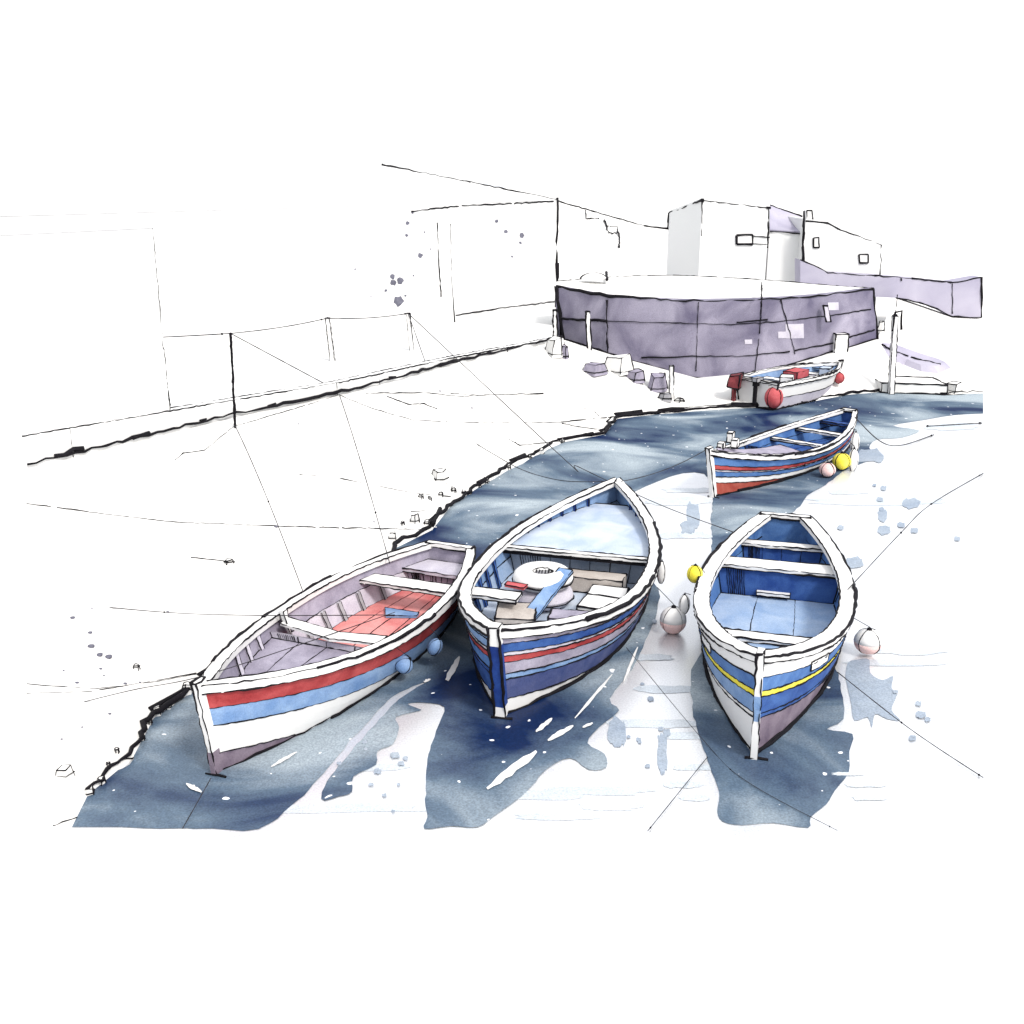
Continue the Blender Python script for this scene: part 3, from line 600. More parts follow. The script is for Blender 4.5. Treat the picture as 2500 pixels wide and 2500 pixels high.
# ------------------------------------------------------------------ boats
class Boat:
    def __init__(s, q, name, label):
        (s.px, s.py, s.hd, s.L, s.B, s.tw, s.hm, s.hs, s.hb, s.nn, s.tm, s.wr, s.rk) = q
        s.root = empty(name, (s.px, s.py, 0), label, 'boat', None, s.hd); s.M = Matrix.Translation((s.px, s.py, 0)) @ Matrix.Rotation(s.hd, 4, 'Z')
        s.dist = math.hypot(s.px, s.py); q_ = 1 if s.dist < 22 else .72; s.k1 = pr(4.3*q_, s.dist-2); s.k2 = pr(2.4*q_, s.dist-2); s.k3 = pr(6.4*q_, s.dist-2)
    def hb_(s, t):
        if t < s.tm: a = (s.tm-t)/s.tm; return s.B/2*(1-(1-s.tw)*a*a)
        c = (t-s.tm)/(1-s.tm); return s.B/2*(1-c**s.nn)
    def zs(s, t):
        a = max(0, (s.tm-t)/s.tm); c = max(0, (t-s.tm)/(1-s.tm)); return s.hm+(s.hs-s.hm)*a*a+(s.hb-s.hm)*c*c
    def P(s, t, sd, z, inset=0):
        zg = s.zs(t); b = s.hb_(t); wb = b*s.wr; q = max(0, z/zg)
        y = wb+(b-wb)*q**.8 if z >= 0 else wb*(1+z*.9)
        x = t*(s.L-s.rk)+t*s.rk*q
        return Vector((x, sd*max(0, y-inset), z))
    def tx(s, x, z):                              # station whose hull point lies at x at height z
        t = x/s.L
        for _ in range(6): q = max(0, z/s.zs(t)); t = x/(s.L-s.rk+s.rk*q)
        return min(1, max(0, t))
    def yin(s, x, z, inset=.05): return abs(s.P(s.tx(x, z), 1, z, inset).y)
    def W(s, x, y, z): return s.M @ Vector((x, y, z))
    def hull(s, stripes, n=44, grow=0.0):
        m = MB(); sub = 3
        for sd in (1, -1):
            d0 = 0
            for st in stripes:
                d1 = st[0]; mat = st[1] if sd > 0 else st[2]; tr = st[3] if len(st) > 3 else 0
                rows = []
                for j in range(sub+1):
                    d = d0+(d1-d0)*j/sub; r = []
                    for i in range(n+1):
                        t = i/n; k = (s.zs(t)/s.hb)**.55*(1+grow*(1-t)**1.4); z = max(-.25, s.zs(t)-d*k); r.append(s.P(t, sd, z))
                    rows.append(r)
                V = rows; keep = []
                for j in range(sub):
                    for i in range(n):
                        a, b, c, e = V[j][i], V[j][i+1], V[j+1][i+1], V[j+1][i]
                        if (a-e).length < 1e-4 and (b-c).length < 1e-4: continue
                        keep.append((a, b, c, e))
                for f in keep: m.add(f if sd < 0 else f[::-1], [(0, 1, 2, 3)], mat, True)
                d0 = d1
            # seams between the painted bands and the dark waterline
            acc = 0
            for st in stripes[:-1]:
                acc = st[0]; pth = []
                for i in range(n+1):
                    t = i/n; k = (s.zs(t)/s.hb)**.55*(1+grow*(1-t)**1.4); z = s.zs(t)-acc*k
                    if z > .03: pth.append(s.P(t, sd, z, -.004))
                if len(pth) > 3: m.ink(pth, s.k2*(1.0 if st[0] > .15 else 1.6))
            for q in range(3):
                a = rnd.randint(0, n-14); c = min(n, a+rnd.randint(12, 30)); m.ink([s.P(i/n, sd, .03+.012*q, -.008) for i in range(a, c+1)], s.k1)
            m.ink([s.P(i/n, sd, .02, -.006) for i in range(n+1)], s.k3)
        m.build('hull', s.root)
    def offs(s, t, dn):
        e = .004; a = s.P(max(0, t-e), 1, s.zs(max(0, t-e))); b = s.P(min(1, t+e), 1, s.zs(min(1, t+e))); d = (b-a); d.z = 0; d.normalize()
        p = s.P(t, 1, s.zs(t)); nrm = Vector((-d.y, d.x, 0)); q = p+nrm*dn; q.y = max(0, q.y); return q
    def rail(s, rw, mat='white', drop=.07, side='white', n=44):
        m = MB(); up = .03
        for sd in (1, -1):
            f = lambda p: Vector((p.x, p.y*sd, p.z))
            A = []; Bq = []; C = []; D = []
            for i in range(n+1):
                t = i/n; o = s.offs(t, .022); q = s.offs(t, -rw); q.x = min(q.x, s.L-rw*.9)
                A.append(f(o+Vector((0, 0, -drop)))); Bq.append(f(o+Vector((0, 0, up)))); C.append(f(q+Vector((0, 0, up)))); D.append(f(q+Vector((0, 0, -.05))))
            m.grid([A, Bq], side, True); m.grid([Bq, C], mat, False); m.grid([C, D], mat, True); m.grid([D, A], mat, True)
            m.ink(Bq, s.k1); m.ink(C, s.k2*1.3); m.ink(A, s.k1*.8)
            for q in range(2):
                a = rnd.randint(2, n-16); m.ink(Bq[a:a+rnd.randint(8, 14)], s.k3)
        m.build('gunwale', s.root)
    def stem(s, parts, wd=.1):
        m = MB(); zt = s.hb+.09
        def c(z): return s.L-s.rk+s.rk*max(0, z/s.hb)
        for z0, z1, mat in parts:
            P = []
            for z in (z0, z1):
                x = c(z)
                for dx, y in ((-.1, -wd/2), (.07, -wd/2), (.07, wd/2), (-.1, wd/2)): P.append(Vector((x+dx, y, z)))
            m.hexa(P, mat)
        for y in (-wd/2, wd/2): m.ink([Vector((c(0)+.07, y, 0)), Vector((c(zt)+.07, y, zt))], s.k1)
        m.ink([Vector((c(zt)+.07, -wd/2, zt)), Vector((c(zt)+.07, wd/2, zt)), Vector((c(zt)-.1, wd/2, zt)), Vector((c(zt)-.1, -wd/2, zt)), Vector((c(zt)+.07, -wd/2, zt))], s.k1)
        m.ink([Vector((c(0)+.1, -.1, .015)), Vector((c(0)+.08, .16, .015))], s.k1)
        m.build('stem_post', s.root)
    def transom(s, mat, inner, th=.05):
        m = MB(); z = s.zs(0); n = 8
        R = [s.P(0, 1, -.2+(z+.2)*i/n) for i in range(n+1)]; Lq = [Vector((p.x, -p.y, p.z)) for p in R]
        m.grid([R, Lq], mat, False)
        m.grid([[p+Vector((th, 0, 0)) for p in Lq], [p+Vector((th, 0, 0)) for p in R]], inner, False)
        m.ink(R[2:], s.k1); m.ink(Lq[2:], s.k1); m.ink([R[2]+Vector((-.01, 0, 0)), Lq[2]+Vector((-.01, 0, 0))], s.k3)
        tr = m.build('transom', s.root); m = MB()
        a, b = R[-1], Lq[-1]; m.hexa([a+Vector((-.02, .02, -.02)), b+Vector((-.02, -.02, -.02)), b+Vector((.09, -.02, -.02)), a+Vector((.09, .02, -.02))]+[p+Vector((dx, 0, .045)) for p, dx in ((a, -.02), (b, -.02), (b, .09), (a, .09))], 'white', s.k1)
        m.build('transom_cap', tr)
    def lining(s, upper, lower, zf, split=.55, n=40, t1=.985, inset=.035):
        m = MB()
        for sd in (1, -1):
            for (q0, q1, mat) in ((0, split, lower), (split, 1, upper)):
                rows = []
                for j in range(4):
                    q = q0+(q1-q0)*j/3; rows.append([s.P(t1*i/n, sd, zf+(s.zs(t1*i/n)-.03-zf)*q, inset) for i in range(n+1)])
                m.grid(rows, mat, True)
            if 0 < split < 1: m.ink([s.P(t1*i/n, sd, zf+(s.zs(t1*i/n)-.03-zf)*split, inset+.005) for i in range(n+1)], s.k2)
        m.build('inner_lining', s.root)
    def deck(s, name, x0, x1, z, mat, inset=.04, th=.04, ink=True, n=16, lines=0, thick=False):
        xs = [x0+(x1-x0)*i/n for i in range(n+1)]
        zf = z if callable(z) else (lambda x: z)
        R = [Vector((x, s.yin(x, zf(x), inset), zf(x))) for x in xs]; Lq = [Vector((p.x, -p.y, p.z)) for p in R]
        m = MB(); m.grid([Lq, R], mat, False); dz = Vector((0, 0, -th)); m.grid([[p+dz for p in R], [p+dz for p in Lq]], mat, False)
        for a, b in ((R[0], Lq[0]), (R[-1], Lq[-1])): m.add([a, b, b+dz, a+dz], [(0, 1, 2, 3)], mat); 
        if ink:
            kk = s.k3 if thick else s.k2*1.5
            m.ink([R[0], Lq[0]], kk); m.ink([R[-1], Lq[-1]], kk); m.ink(R, s.k2); m.ink(Lq, s.k2)
            m.ink([R[-1]+dz, Lq[-1]+dz], s.k1)
        for i in range(lines):
            q = (i+1)/(lines+1)*2-1; m.ink([Vector((p.x, p.y*q*.98, p.z+.002)) for p in R], s.k2*.8)
        m.build(name, s.root)
    def thwart(s, x0, x1, z, mat='white', th=.05): s.deck('thwart', x0, x1, z, mat, .045, th, True, 2)
    def bulkhead(s, x, z0, z1, mat, lines=4, y0=-1, y1=1):
        m = MB(); n = 5; R = []; Lq = []
        for i in range(n+1):
            z = z0+(z1-z0)*i/n; y = s.yin(x, z, .05); R.append(Vector((x, y*y1, z))); Lq.append(Vector((x, y*y0, z)))
        m.grid([R, Lq], mat, False); m.grid([[p-Vector((.03, 0, 0)) for p in Lq], [p-Vector((.03, 0, 0)) for p in R]], mat, False)
        m.ink(R, s.k2); m.ink(Lq, s.k2); m.ink([R[0]+Vector((.01, 0, 0)), Lq[0]+Vector((.01, 0, 0))], s.k2*1.4)
        for i in range(lines):
            q = rnd.uniform(.08, .92) if i > 5 else (i+1)/(lines+1); a = R[0].lerp(Lq[0], q); b = R[-1].lerp(Lq[-1], q); m.ink([a+Vector((.006, 0, 0)), b+Vector((.006, 0, 0))], s.k2*.8)
        for i in range(9):                             # pen hatching in the dark corner
            q = .93-.018*i; m.ink([R[0].lerp(Lq[0], q)+Vector((.006, 0, 0)), R[-1].lerp(Lq[-1], q)+Vector((.006, 0, 0))], s.k2*.8)
        m.build('bulkhead', s.root)
    def ribs(s, xs, zf, mat, sides=(1, -1), wd=.06, top=.05):
        for sd in sides:
            for x in xs:
                m = MB(); n = 5; A = []; Bq = []; 
                for i in range(n+1):
                    t0 = s.tx(x, .4); z = zf+(s.zs(t0)-top-zf)*i/n
                    p = Vector((x, sd*s.yin(x, z, .075), z)); A.append(p-Vector((wd/2, 0, 0))); Bq.append(p+Vector((wd/2, 0, 0)))
                o = Vector((0, sd*.03, 0))
                m.grid([A, Bq], mat, False); m.grid([[p+o for p in A], A], mat, False); m.grid([Bq, [p+o for p in Bq]], mat, False)
                m.ink(A, s.k2*.9); m.ink(Bq, s.k2*.9); m.build('rib', s.root)
    def part(s, name, fn):
        m = MB(); fn(m); m.build(name, s.root)

Q1 = [-0.968, 16.232, -1.955, 6.261, 2.024, 0.395, 0.709, 0.69, 1.107, 2.102, 0.447, 0.691, 0.191]
Q2 = [1.939, 19.261, -1.845, 7.888, 2.616, 0.02, 0.711, 0.947, 1.202, 2.411, 0.519, 0.854, 0.256]
Q3 = [4.588, 17.361, -1.85, 6.937, 2.138, 0.378, 0.685, 0.829, 1.318, 2.027, 0.453, 0.858, 0.273]
Q4 = [8.337, 26.34, -2.27, 6.816, 1.679, 0.213, 0.519, 0.741, 1.005, 2.065, 0.445, 0.776, 0.312]
Q5 = [6.898, 30.257, 0.751, 4.373, 1.701, 0.827, 0.764, 0.758, 0.766, 2.036, 0.426, 0.751, 0.376]
V3 = Vector
# --- boat with red floor
b1 = Boat(Q1, 'fishing_boat', 'red and light blue striped open boat with red floor, nose to the bank')
b1.hull([(.05, 'white', 'white'), (.27, 'red', 'red'), (.50, 'light_blue', 'light_blue'), (.86, 'white', 'white'), (1.6, 'mauve', 'mauve')], grow=1.5)
b1.rail(.12); b1.stem([(-.2, .3, 'mauve'), (.3, 1.2, 'white')], .06); b1.transom('lavender', 'lavender'); b1.lining('lavender', 'lilac', .14, .5)  # lavender lining: shade on a white inside put into the colour
b1.deck('floor', .06, 3.95, .14, 'red_floor', lines=4); b1.ribs((1.15, 1.65, 2.1, 2.5, 2.95), .14, 'grey', (-1,), .08, .3); b1.ribs((1.3, 2.0, 2.7), .14, 'grey', (1,), .06, .2)
b1.deck('foredeck', 3.75, 5.6, .52, 'lavender', lines=3)
b1.ribs((4.1, 4.45, 4.8), .5, 'lilac', (1, -1), .07, .06); b1.bulkhead(3.75, .14, .6, 'lilac', 3)
b1.thwart(1.18, 1.52, .54); b1.bulkhead(.55, .14, .45, 'lavender', 9); b1.thwart(.1, .62, .46, 'lilac')
def f(m):
    z = .66; pts = [V3((3.42, -.78, z)), V3((3.6, .12, z)), V3((3.48, .74, z)), V3((3.72, .76, z)), V3((3.84, .1, z)), V3((3.64, -.76, z))]
    m.prism(pts, (0, 0, .035), 'white'); 
    for i in range(6): m.ink([pts[i]+V3((0, 0, .035)), pts[(i+1) % 6]+V3((0, 0, .035))], b1.k2*1.4)
b1.part('side_board', f)
def f(m):
    P = [V3((3.3, -.9, .45)), V3((3.36, -.9, .8)), V3((3.5, -.86, .82)), V3((3.6, -.74, .66)), V3((3.5, -.72, .45))]
    m.prism(P, (.05, .1, 0), 'white'); 
    for i in range(5): m.ink([P[i]+V3((.05, .1, 0)), P[(i+1) % 5]+V3((.05, .1, 0))], b1.k2*1.3)
b1.part('knee', f)
def f(m):
    for y in (-.28, .28): m.box((1.1, y*.6-.2, .17), (.16, .22, .03), 'light_blue', .4, b1.k2)
def rag(b, pts, mat, name, label, cat, z):
    m = MB(); P = [b.W(x, y, z) for x, y in pts]; m.prism(P, (0, 0, .035), mat); n = len(P)
    for i in range(n): m.ink([P[i]+V3((0, 0, .035)), P[(i+1) % n]+V3((0, 0, .035))], b.k2)
    tag(m.build(name, origin=P[0]), label, cat)
rag(b1, [(1.55, -.36), (1.82, -.2), (1.74, .02), (1.66, .22), (1.54, .2)], 'light_blue', 'cloth', 'small light blue cloth on the red floor of the striped boat', 'cloth', .15)
# --- large blue double-ender
b2 = Boat(Q2, 'fishing_boat', 'large blue pointed boat with thin red stripe and white ring inside, second from left')
b2.hull([(.05, 'white', 'white'), (.16, 'lavender', 'light_blue'), (.29, 'deep_blue', 'light_blue'), (.34, 'lilac', 'lilac'), (.43, 'red', 'red'), (.60, 'lavender', 'mid_blue'), (.68, 'light_blue', 'deep_blue'), (.97, 'indigo', 'deep_blue'), (1.7, 'white', 'white')])  # darker bands on one side: hull shade put into the colours
b2.rail(.15); b2.stem([(-.2, .16, 'white'), (.16, 1.04, 'navy'), (1.04, 1.3, 'white')], .13); b2.lining('light_blue', 'sky_blue', .16, .5)
b2.deck('floor', .9, 6.6, .16, 'pale_blue', lines=3)
b2.ribs((3.9, 4.3, 4.7, 5.1, 5.5, 5.9), .16, 'deep_blue', (-1,), .09); b2.ribs((.75, 1.1, 1.45, 1.8, 2.15, 2.5, 2.85), .62, 'navy', (-1, 1), .05); b2.ribs((3.75, 4.1), .16, 'deep_blue', (1,), .16)
b2.deck('stern_deck', .55, 3.35, .62, 'pale_blue', thick=True)
b2.bulkhead(3.18, .16, .60, 'slate', 6)
def f(m):
    y = b2.yin(3.38, .66, .05); m.box((3.38, 0, .64), (.13, 2*y, .05), 'white', 0, b2.k2*1.2); m.box((3.40, 0, .585), (.06, 2*y-.02, .055), 'ink')
b2.part('deck_beam', f)
def f(m):
    y0 = -b2.yin(5.26, .62, .045); c = [V3((5.1, y0, .57)), V3((5.42, y0, .57)), V3((5.46, -.42, .57)), V3((5.14, -.42, .57))]; m.hexa(c+[p+V3((0, 0, .05)) for p in c], 'white', b2.k2*1.3)
b2.part('thwart', f)
def crate(b, c, sz, mat, label, name='crate', rz=0, cat='crate', ink=1.5):
    m = MB(); w0 = b.W(*c); m.box(w0, sz, mat, b.hd+rz, b.k2*ink); tag(m.build(name, origin=w0-V3((0, 0, sz[2]/2))), label, cat)
crate(b2, (3.62, .32, .29), (.34, .95, .24), 'beige', 'long beige crate under the stern deck of the large blue boat')
crate(b2, (4.1, .62, .25), (.55, .55, .16), 'white', 'low white crate right of the ring in the large blue boat')
crate(b2, (5.45, -.42, .42), (.6, .55, .08), 'beige', 'flat beige board in the bow of the large blue boat', 'board', .2, 'board')
crate(b2, (5.35, .45, .4), (.35, .8, .1), 'lavender', 'lavender board lying across the bow of the large blue boat', 'board', .1, 'board')
crate(b2, (4.75, .62, .40), (.5, .5, .06), 'white', 'white slatted board beside the ring near the right gunwale of the large blue boat', 'board', -.1, 'board')
def ring():
    c = b2.W(4.4, -.3, .16); r = empty('rope_coil', c, 'thick white round coil with dark centre inside the large blue boat', 'coil')
    for z, R, q, mat in ((.17, .29, .17, 'lilac'), (.44, .28, .17, 'white')):
        m = MB(); n = 28; k = 12; rows = []
        for i in range(n+1):
            a = 2*math.pi*i/n; rows.append([V3(((R+q*math.cos(2*math.pi*j/k))*math.cos(a), (R+q*math.cos(2*math.pi*j/k))*math.sin(a), z+q*.8*math.sin(2*math.pi*j/k))) for j in range(k+1)])
        m.grid(rows, mat, True)
        cir = lambda rr, zz: [V3((rr*math.cos(2*math.pi*i/24), rr*math.sin(2*math.pi*i/24), zz)) for i in range(25)]
        m.ink(cir(R+q+.005, z-.03), b2.k2*1.4)
        if z > .4: m.ink(cir(R-q*.78, z+q*.55), b2.k2*1.3)
        m.build('coil_turn', r)
    m = MB(); m.lathe([(.2, .46), (.19, .50), (.02, .505)], 'grey', None, 14)
    for i in range(6): m.ink([V3((-.11+.045*i, -.1, .512)), V3((-.09+.045*i, .1, .512))], b2.k2)
    m.build('coil_core', r)
ring()
def plank2():
    m = MB(); a = b2.W(5.5, -.24, .36); c = b2.W(4.38, .05, .72); d = (c-a).normalized(); s_ = d.cross(V3((0, 0, 1))).normalized()*.11; u = s_.cross(d).normalized()*.04
    m.hexa([a-s_, a+s_, c+s_, c-s_]+[p+u for p in (a-s_, a+s_, c+s_, c-s_)], 'light_blue', b2.k2); tag(m.build('oar_blade', origin=a), 'light blue plank leaning across the white coil', 'plank')
plank2()
rag(b2, [(4.85, -.72), (4.9, -.4), (5.05, -.42), (5.0, -.72)], 'red_patch', 'cloth', 'small red cloth beside the white coil in the large blue boat', 'cloth', .62)
# --- light blue boat with square stern
b3 = Boat(Q3, 'fishing_boat', 'blue boat with wide white rim and yellow line, front right, bow to the viewer')
b3.hull([(.05, 'white', 'white'), (.24, 'white', 'white'), (.43, 'mid_blue', 'mid_blue'), (.51, 'yellow', 'yellow'), (.74, 'deep_blue', 'light_blue'), (.80, 'deep_blue', 'white'), (1.8, 'mauve', 'white')])  # mauve and deeper blue paint the shaded side of the hull
b3.rail(.19, drop=.04); b3.stem([(-.2, .52, 'white'), (.52, .86, 'light_blue'), (.86, 1.42, 'white')], .075); b3.transom('white', 'mid_blue'); b3.lining('mid_blue', 'mid_blue', .12, .5)
b3.deck('floor', .1, 5.9, .12, 'sky_blue', lines=2)
b3.deck('foredeck', 4.62, 6.2, .5, 'sky_blue'); b3.thwart(4.42, 4.66, .56)
b3.bulkhead(1.98, .12, .56, 'deep_blue', 0); b3.thwart(1.62, 2.02, .6); b3.bulkhead(.78, .12, .52, 'deep_blue', 3); b3.thwart(.6, .82, .57)
def f(m):
    for i in range(7): m.ink([V3((2.1+.25*i, b3.yin(2.1+.25*i, .2, .055), .2)), V3((2.25+.25*i, b3.yin(2.25+.25*i, .55, .055), .55))], b3.k2)
    m.box((2.02, -.05, .2), (.12, .5, .05), 'white', 0, b3.k2); 
b3.part('floor_bracket', f)
def plate(x0, x1, sd):
    def g(m):
        A = []; Bq = []
        for i in range(5):
            x = x0+(x1-x0)*i/4
            t = b3.tx(x, .8); A.append(b3.P(t, sd, b3.zs(t)-.2*(b3.zs(t)/b3.hb)**.55, -.012)); Bq.append(b3.P(t, sd, b3.zs(t)-.36*(b3.zs(t)/b3.hb)**.55, -.012))
        m.grid([A, Bq], 'white', False); m.grid([Bq, A], 'white', False); m.ink(A+Bq[::-1]+[A[0]], b3.k2*.8)
    b3.part('name_plate', g)
plate(5.2, 5.75, 1); plate(4.9, 5.45, -1)
# --- boat with red bottom
b4 = Boat(Q4, 'fishing_boat', 'narrow blue boat with red and white bottom moored beyond the others')
b4.hull([(.05, 'white', 'white'), (.1, 'white', 'white'), (.29, 'mid_blue', 'mid_blue'), (.39, 'red', 'red'), (.43, 'lilac', 'lilac'), (.55, 'mid_blue', 'mid_blue'), (.69, 'white', 'white'), (1.6, 'rust', 'rust')])
b4.rail(.1); b4.stem([(-.2, 1.1, 'white')], .08); b4.transom('mid_blue', 'deep_blue'); b4.lining('mid_blue', 'mid_blue', .1, .5)
b4.deck('floor', .1, 6.0, .1, 'deep_blue', lines=4)
b4.thwart(2.5, 2.66, .42); b4.thwart(1.4, 1.62, .48); b4.thwart(.5, .75, .55, 'deep_blue'); b4.bulkhead(3.95, .1, .5, 'deep_blue', 4)
def f(m):
    A = []; Bq = []
    for i in range(13):
        x = 3.9+2.6*i/12; t = b4.tx(x, .6); z = b4.zs(t)-.01; y = b4.yin(x, z, .09); A.append(V3((x, y, z))); Bq.append(V3((x, min(y-.02, -.02+.12*(1-i/12)), z+.09)))
    m.grid([A, Bq], 'lavender', False); m.grid([[p-V3((0, 0, .04)) for p in Bq], [p-V3((0, 0, .04)) for p in A]], 'lavender', False)
    m.ink(Bq, b4.k2*1.3); m.ink([A[0], Bq[0]], b4.k2*1.5); m.ink([A[0]-V3((0, 0, .3)), A[0]], b4.k1)
b4.part('side_deck', f)
for x, y, h in ((5.95, .1, .16), (6.25, -.05, .12), (5.6, -.2, .2)):
    m = MB(); m.box((x, y, .96+h/2), (.2, .12, h), 'white', .3, b4.k2*1.3); m.build('mooring_bitt', b4.root)
# --- white dinghy
b5 = Boat(Q5, 'motor_dinghy', 'small white dinghy with blue inside resting at the far shore')
b5.hull([(.05, 'white', 'white'), (.42, 'white', 'white'), (1.5, 'lilac', 'lilac')])
b5.rail(.07); b5.stem([(-.2, .82, 'white')], .07); b5.transom('white', 'sky_blue'); b5.lining('light_blue', 'light_blue', .25, .5)
b5.deck('floor', .08, 3.9, .45, 'light_blue'); b5.thwart(1.3, 1.6, .6); b5.thwart(2.8, 3.1, .62); b5.deck('foredeck', 3.5, 4.1, .68, 'light_blue')
def f(m):
    m.box((-.12, -.05, .75), (.14, .14, .22), 'ink'); m.box((-.14, -.05, .4), (.1, .08, .5), 'ink'); m.box((-.06, -.05, .82), (.3, .16, .12), 'grey', 0, b5.k2)
b5.part('outboard_bracket', f)
m = MB(); m.box((-.2, .62, .30), (.09, .09, .7), 'maroon', 0, b5.k2); om = m.build('outboard_motor', b5.root)
m = MB(); m.box((-.2, .62, .72), (.42, .34, .34), 'maroon', .5, b5.k1, .05); m.build('cowling', om)
crate(b5, (2.35, .25, .66), (.75, .45, .2), 'red_patch', 'red box lying in the white dinghy', 'red_box', .1, 'box')
crate(b5, (1.1, -.25, .72), (.5, .35, .16), 'white', 'white crate near the stern of the dinghy', 'crate', .5)
crate(b5, (3.0, -.35, .74), (.45, .3, .2), 'pale_blue', 'pale blue crate toward the bow of the dinghy', 'crate', .3)

# ------------------------------------------------------------------ fenders and buoys
def ball(x, y, z, rx, rz, mat, label, name='buoy', cat='buoy', band=None, dist=None, up=None, tilt=0):
    c = at(x, y, z); d = (c-CAM).length; R = rx*K*d/F; Hh = rz*K*d/F
    r = empty(name, c-V3((0, 0, Hh)), label, cat)
    M = Matrix.Translation((0, 0, Hh)) @ Matrix.Rotation(tilt, 4, 'Y')
    m = MB(); n = 10; prof = [(max(.004, R*math.sin(math.pi*i/n)), -Hh*math.cos(math.pi*i/n)) for i in range(n+1)]
    if band:
        h = 5; m.lathe(prof[:h+1], mat, M); m.lathe(prof[h:], band, M)
    else: m.lathe(prof, mat, M)
    k = pr(2.6, d)
    for a in (0, math.pi/2): m.ink([M @ V3((R*1.01*math.cos(th)*math.cos(a+.6), R*1.01*math.cos(th)*math.sin(a+.6), Hh*1.01*math.sin(th))) for th in [2*math.pi*i/20 for i in range(21)]], k*.7)
    m.build('float_body', r)
    m = MB(); m.lathe([(R*.2, Hh*.94), (R*.18, Hh*1.08), (R*.1, Hh*1.15)], 'ink', M, 8)
    if up: m.tube([M @ V3((0, 0, Hh*1.2)), V3(up)-(c-V3((0, 0, Hh)))], k*.7, 'rope', 5)
    m.build('lanyard', r)
W = lambda b, x, y, z: b.W(x, y, z)
ball(762, 1254, .26, 18, 16, 'light_blue', 'round light blue fender amidships on the red striped boat', 'fender', 'fender', up=at(748, 1222, .66), tilt=.8)
ball(821, 1220, .34, 14, 17, 'light_blue', 'light blue fender squeezed between the red striped boat and the large blue boat', 'fender', 'fender', up=at(812, 1185, .7), tilt=.5)
ball(1248, 1080, .5, 9, 22, 'white', 'slim white fender hanging on the right side of the large blue boat', 'fender', 'fender', up=at(1240, 1055, .75))
ball(1270, 1170, .2, 25, 26, 'pink', 'big pink and white float between the large blue boat and the yellow lined boat', band='white', up=at(1240, 1108, .76))
ball(1291, 1140, .45, 11, 19, 'white', 'small white fender left of the yellow lined boat', 'fender', 'fender', up=at(1303, 1122, .72))
ball(1311, 1083, .72, 15, 17, 'yellow', 'yellow buoy on the left rim of the front right boat', up=at(1330, 1080, .72))
ball(1638, 1210, .2, 25, 23, 'pink', 'big pink and white float on the right of the front right boat', band='white', up=at(1611, 1166, .7))
ball(1588, 870, .22, 17, 15, 'yellow', 'yellow buoy at the stern of the narrow blue boat', up=at(1580, 848, .5))
ball(1561, 886, .18, 15, 13, 'pink', 'pale pink buoy at the stern of the narrow blue boat', up=at(1560, 865, .45))
ball(1613, 836, .45, 8, 20, 'white', 'upper white fender on the stern corner of the narrow blue boat', 'fender', 'fender', up=at(1605, 808, .7))
ball(1610, 868, .25, 9, 21, 'white', 'lower white fender on the stern corner of the narrow blue boat', 'fender', 'fender', up=at(1604, 835, .6))
ball(1583, 713, .5, 10, 10, 'red_patch', 'small red buoy at the bow of the white dinghy')
ball(1460, 750, .36, 17, 20, 'red_patch', 'large red buoy hanging on the transom of the white dinghy', up=at(1450, 728, .78))

# ------------------------------------------------------------------ ropes
def rope(pts, label, px=2.3, sag=.0, mat='rope', name='mooring_rope', knots=()):
    P = [V3(p) for p in pts]; Q = []
    if len(P) == 2:
        n = 24; Q = [P[0].lerp(P[1], i/n)-V3((0, 0, sag*4*(i/n)*(1-i/n))) for i in range(n+1)]
    else: Q = smooth(P, 8)
    m = MB(); d = sum((q-CAM).length for q in Q)/len(Q); r0 = pr(px, d)
    m.tube(Q, r0, mat, 5, [pr(px, (q-CAM).length)*rnd.uniform(.8, 1.2) for q in Q])
    for k in knots: q = Q[int(k*(len(Q)-1))]; m.lathe([(r0*1.2, -r0*2), (r0*2.4, 0), (r0*1.2, r0*2)], 'ink', Matrix.Translation(q), 7)
    tag(m.build(name, origin=Q[0]), label, 'rope')
rope([at_y(50, 642, 21), p1t], 'rope running left from the nearest dark quay post', 2.6, .03, knots=(0, .2, .97))
rope([p1t, p2t], 'rope rail between the dark quay post and the middle leaning post', 2.4, .04, knots=(.95,))
rope([p2t, p3t], 'rope rail between the two leaning white quay posts', 2.4, .06, knots=(.03, .97))
rope([p1t, at(618, 727, 1.8)], 'slanting stay from the dark quay post down to the coping', 2.6)
rope([at(443, 802, 1.65), at(572, 1117, .78)], 'rope from the dark quay post down to the far gunwale of the red striped boat', 2.2, -.12, knots=(.62,))
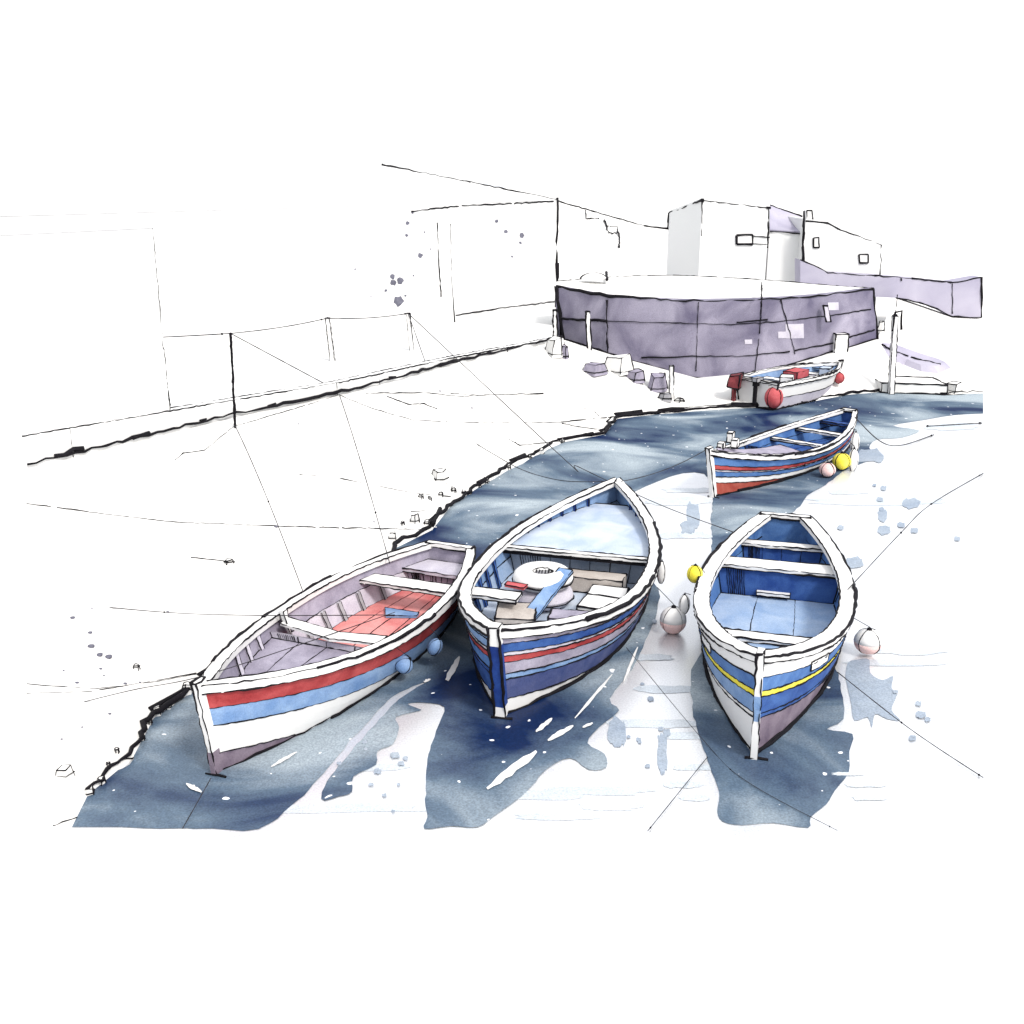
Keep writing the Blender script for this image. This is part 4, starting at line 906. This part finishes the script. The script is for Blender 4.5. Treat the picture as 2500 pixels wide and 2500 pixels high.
rope([at(641, 747, 1.65), at(735, 1062, .74)], 'rope from the quay edge to the stern of the red striped boat', 2.2, -.1, knots=(.8,))
rope([p3t, at(1060, 862, .3), at(1090, 880, .12), at(1240, 950, .1), at(1384, 1004, .8)], 'long rope from the far leaning post over the water to the front right boat', 2.2, knots=(.7,))
rope([p3t, at(845, 780, .9), at(950, 868, .35), at(1050, 905, .2), at(1163, 908, .97)], 'rope from the far leaning post to the stern of the large blue boat', 2.0)
rope([at(1172, 908, .97), at(1336, 846, 1.0)], 'rope between the large blue boat and the bow of the narrow blue boat', 2.0, .1)
rope([at(1600, 1112, .75), at(1700, 1005, .5), at(1757, 951, .3), at(1855, 893, .02)], 'mooring rope from the front right boat out to the right', 2.3, knots=(.35, .67, .98))
rope([at(1612, 786, .75), at(1660, 832, .2), at(1700, 840, .05), at(1762, 820, .02)], 'curved slack rope off the stern of the narrow blue boat', 2.3, knots=(.98,))
rope([at(1580, 1268, .25), at(1690, 1355, .15), at(1760, 1405, .04), at(1855, 1467, .02)], 'anchor line running down right from the front right boat', 2.3, knots=(.4, .98))
rope([at(1182, 1222, .35), at(1330, 1400, .03), at(1410, 1475, .02), at(1580, 1567, .02)], 'long anchor line from the large blue boat passing under the front right bow', 1.6, knots=(.55, .98))
rope([at(1335, 1428, .02), at(1222, 1568, .02)], 'short straight line on the pale water toward the bottom', 2.0, 0, knots=(.96,))
rope([at(1750, 804, .02), at(1853, 798, .02)], 'short floating line at the right edge of the water', 2.6, 0, knots=(.02, .98))
rope([at(50, 1130, .9), at(310, 1155, .6), at(500, 1161, .8), at(745, 1160, .62)], 'rope lying across the bank into the middle of the red striped boat', 2.2, knots=(.02, .35))
rope([at(50, 1352, .25), at(240, 1304, .5), at(372, 1278, 1.0), at(540, 1225, .85), at(745, 1155, .5)], 'rope from the lower bank over the bow of the red striped boat', 2.2)
rope([at(398, 1468, .05), at(345, 1562, .02)], 'short line hanging from the red striped bow into the water', 2.2)

S.render.engine = 'CYCLES'
S.render.resolution_x = 1024; S.render.resolution_y = 1024
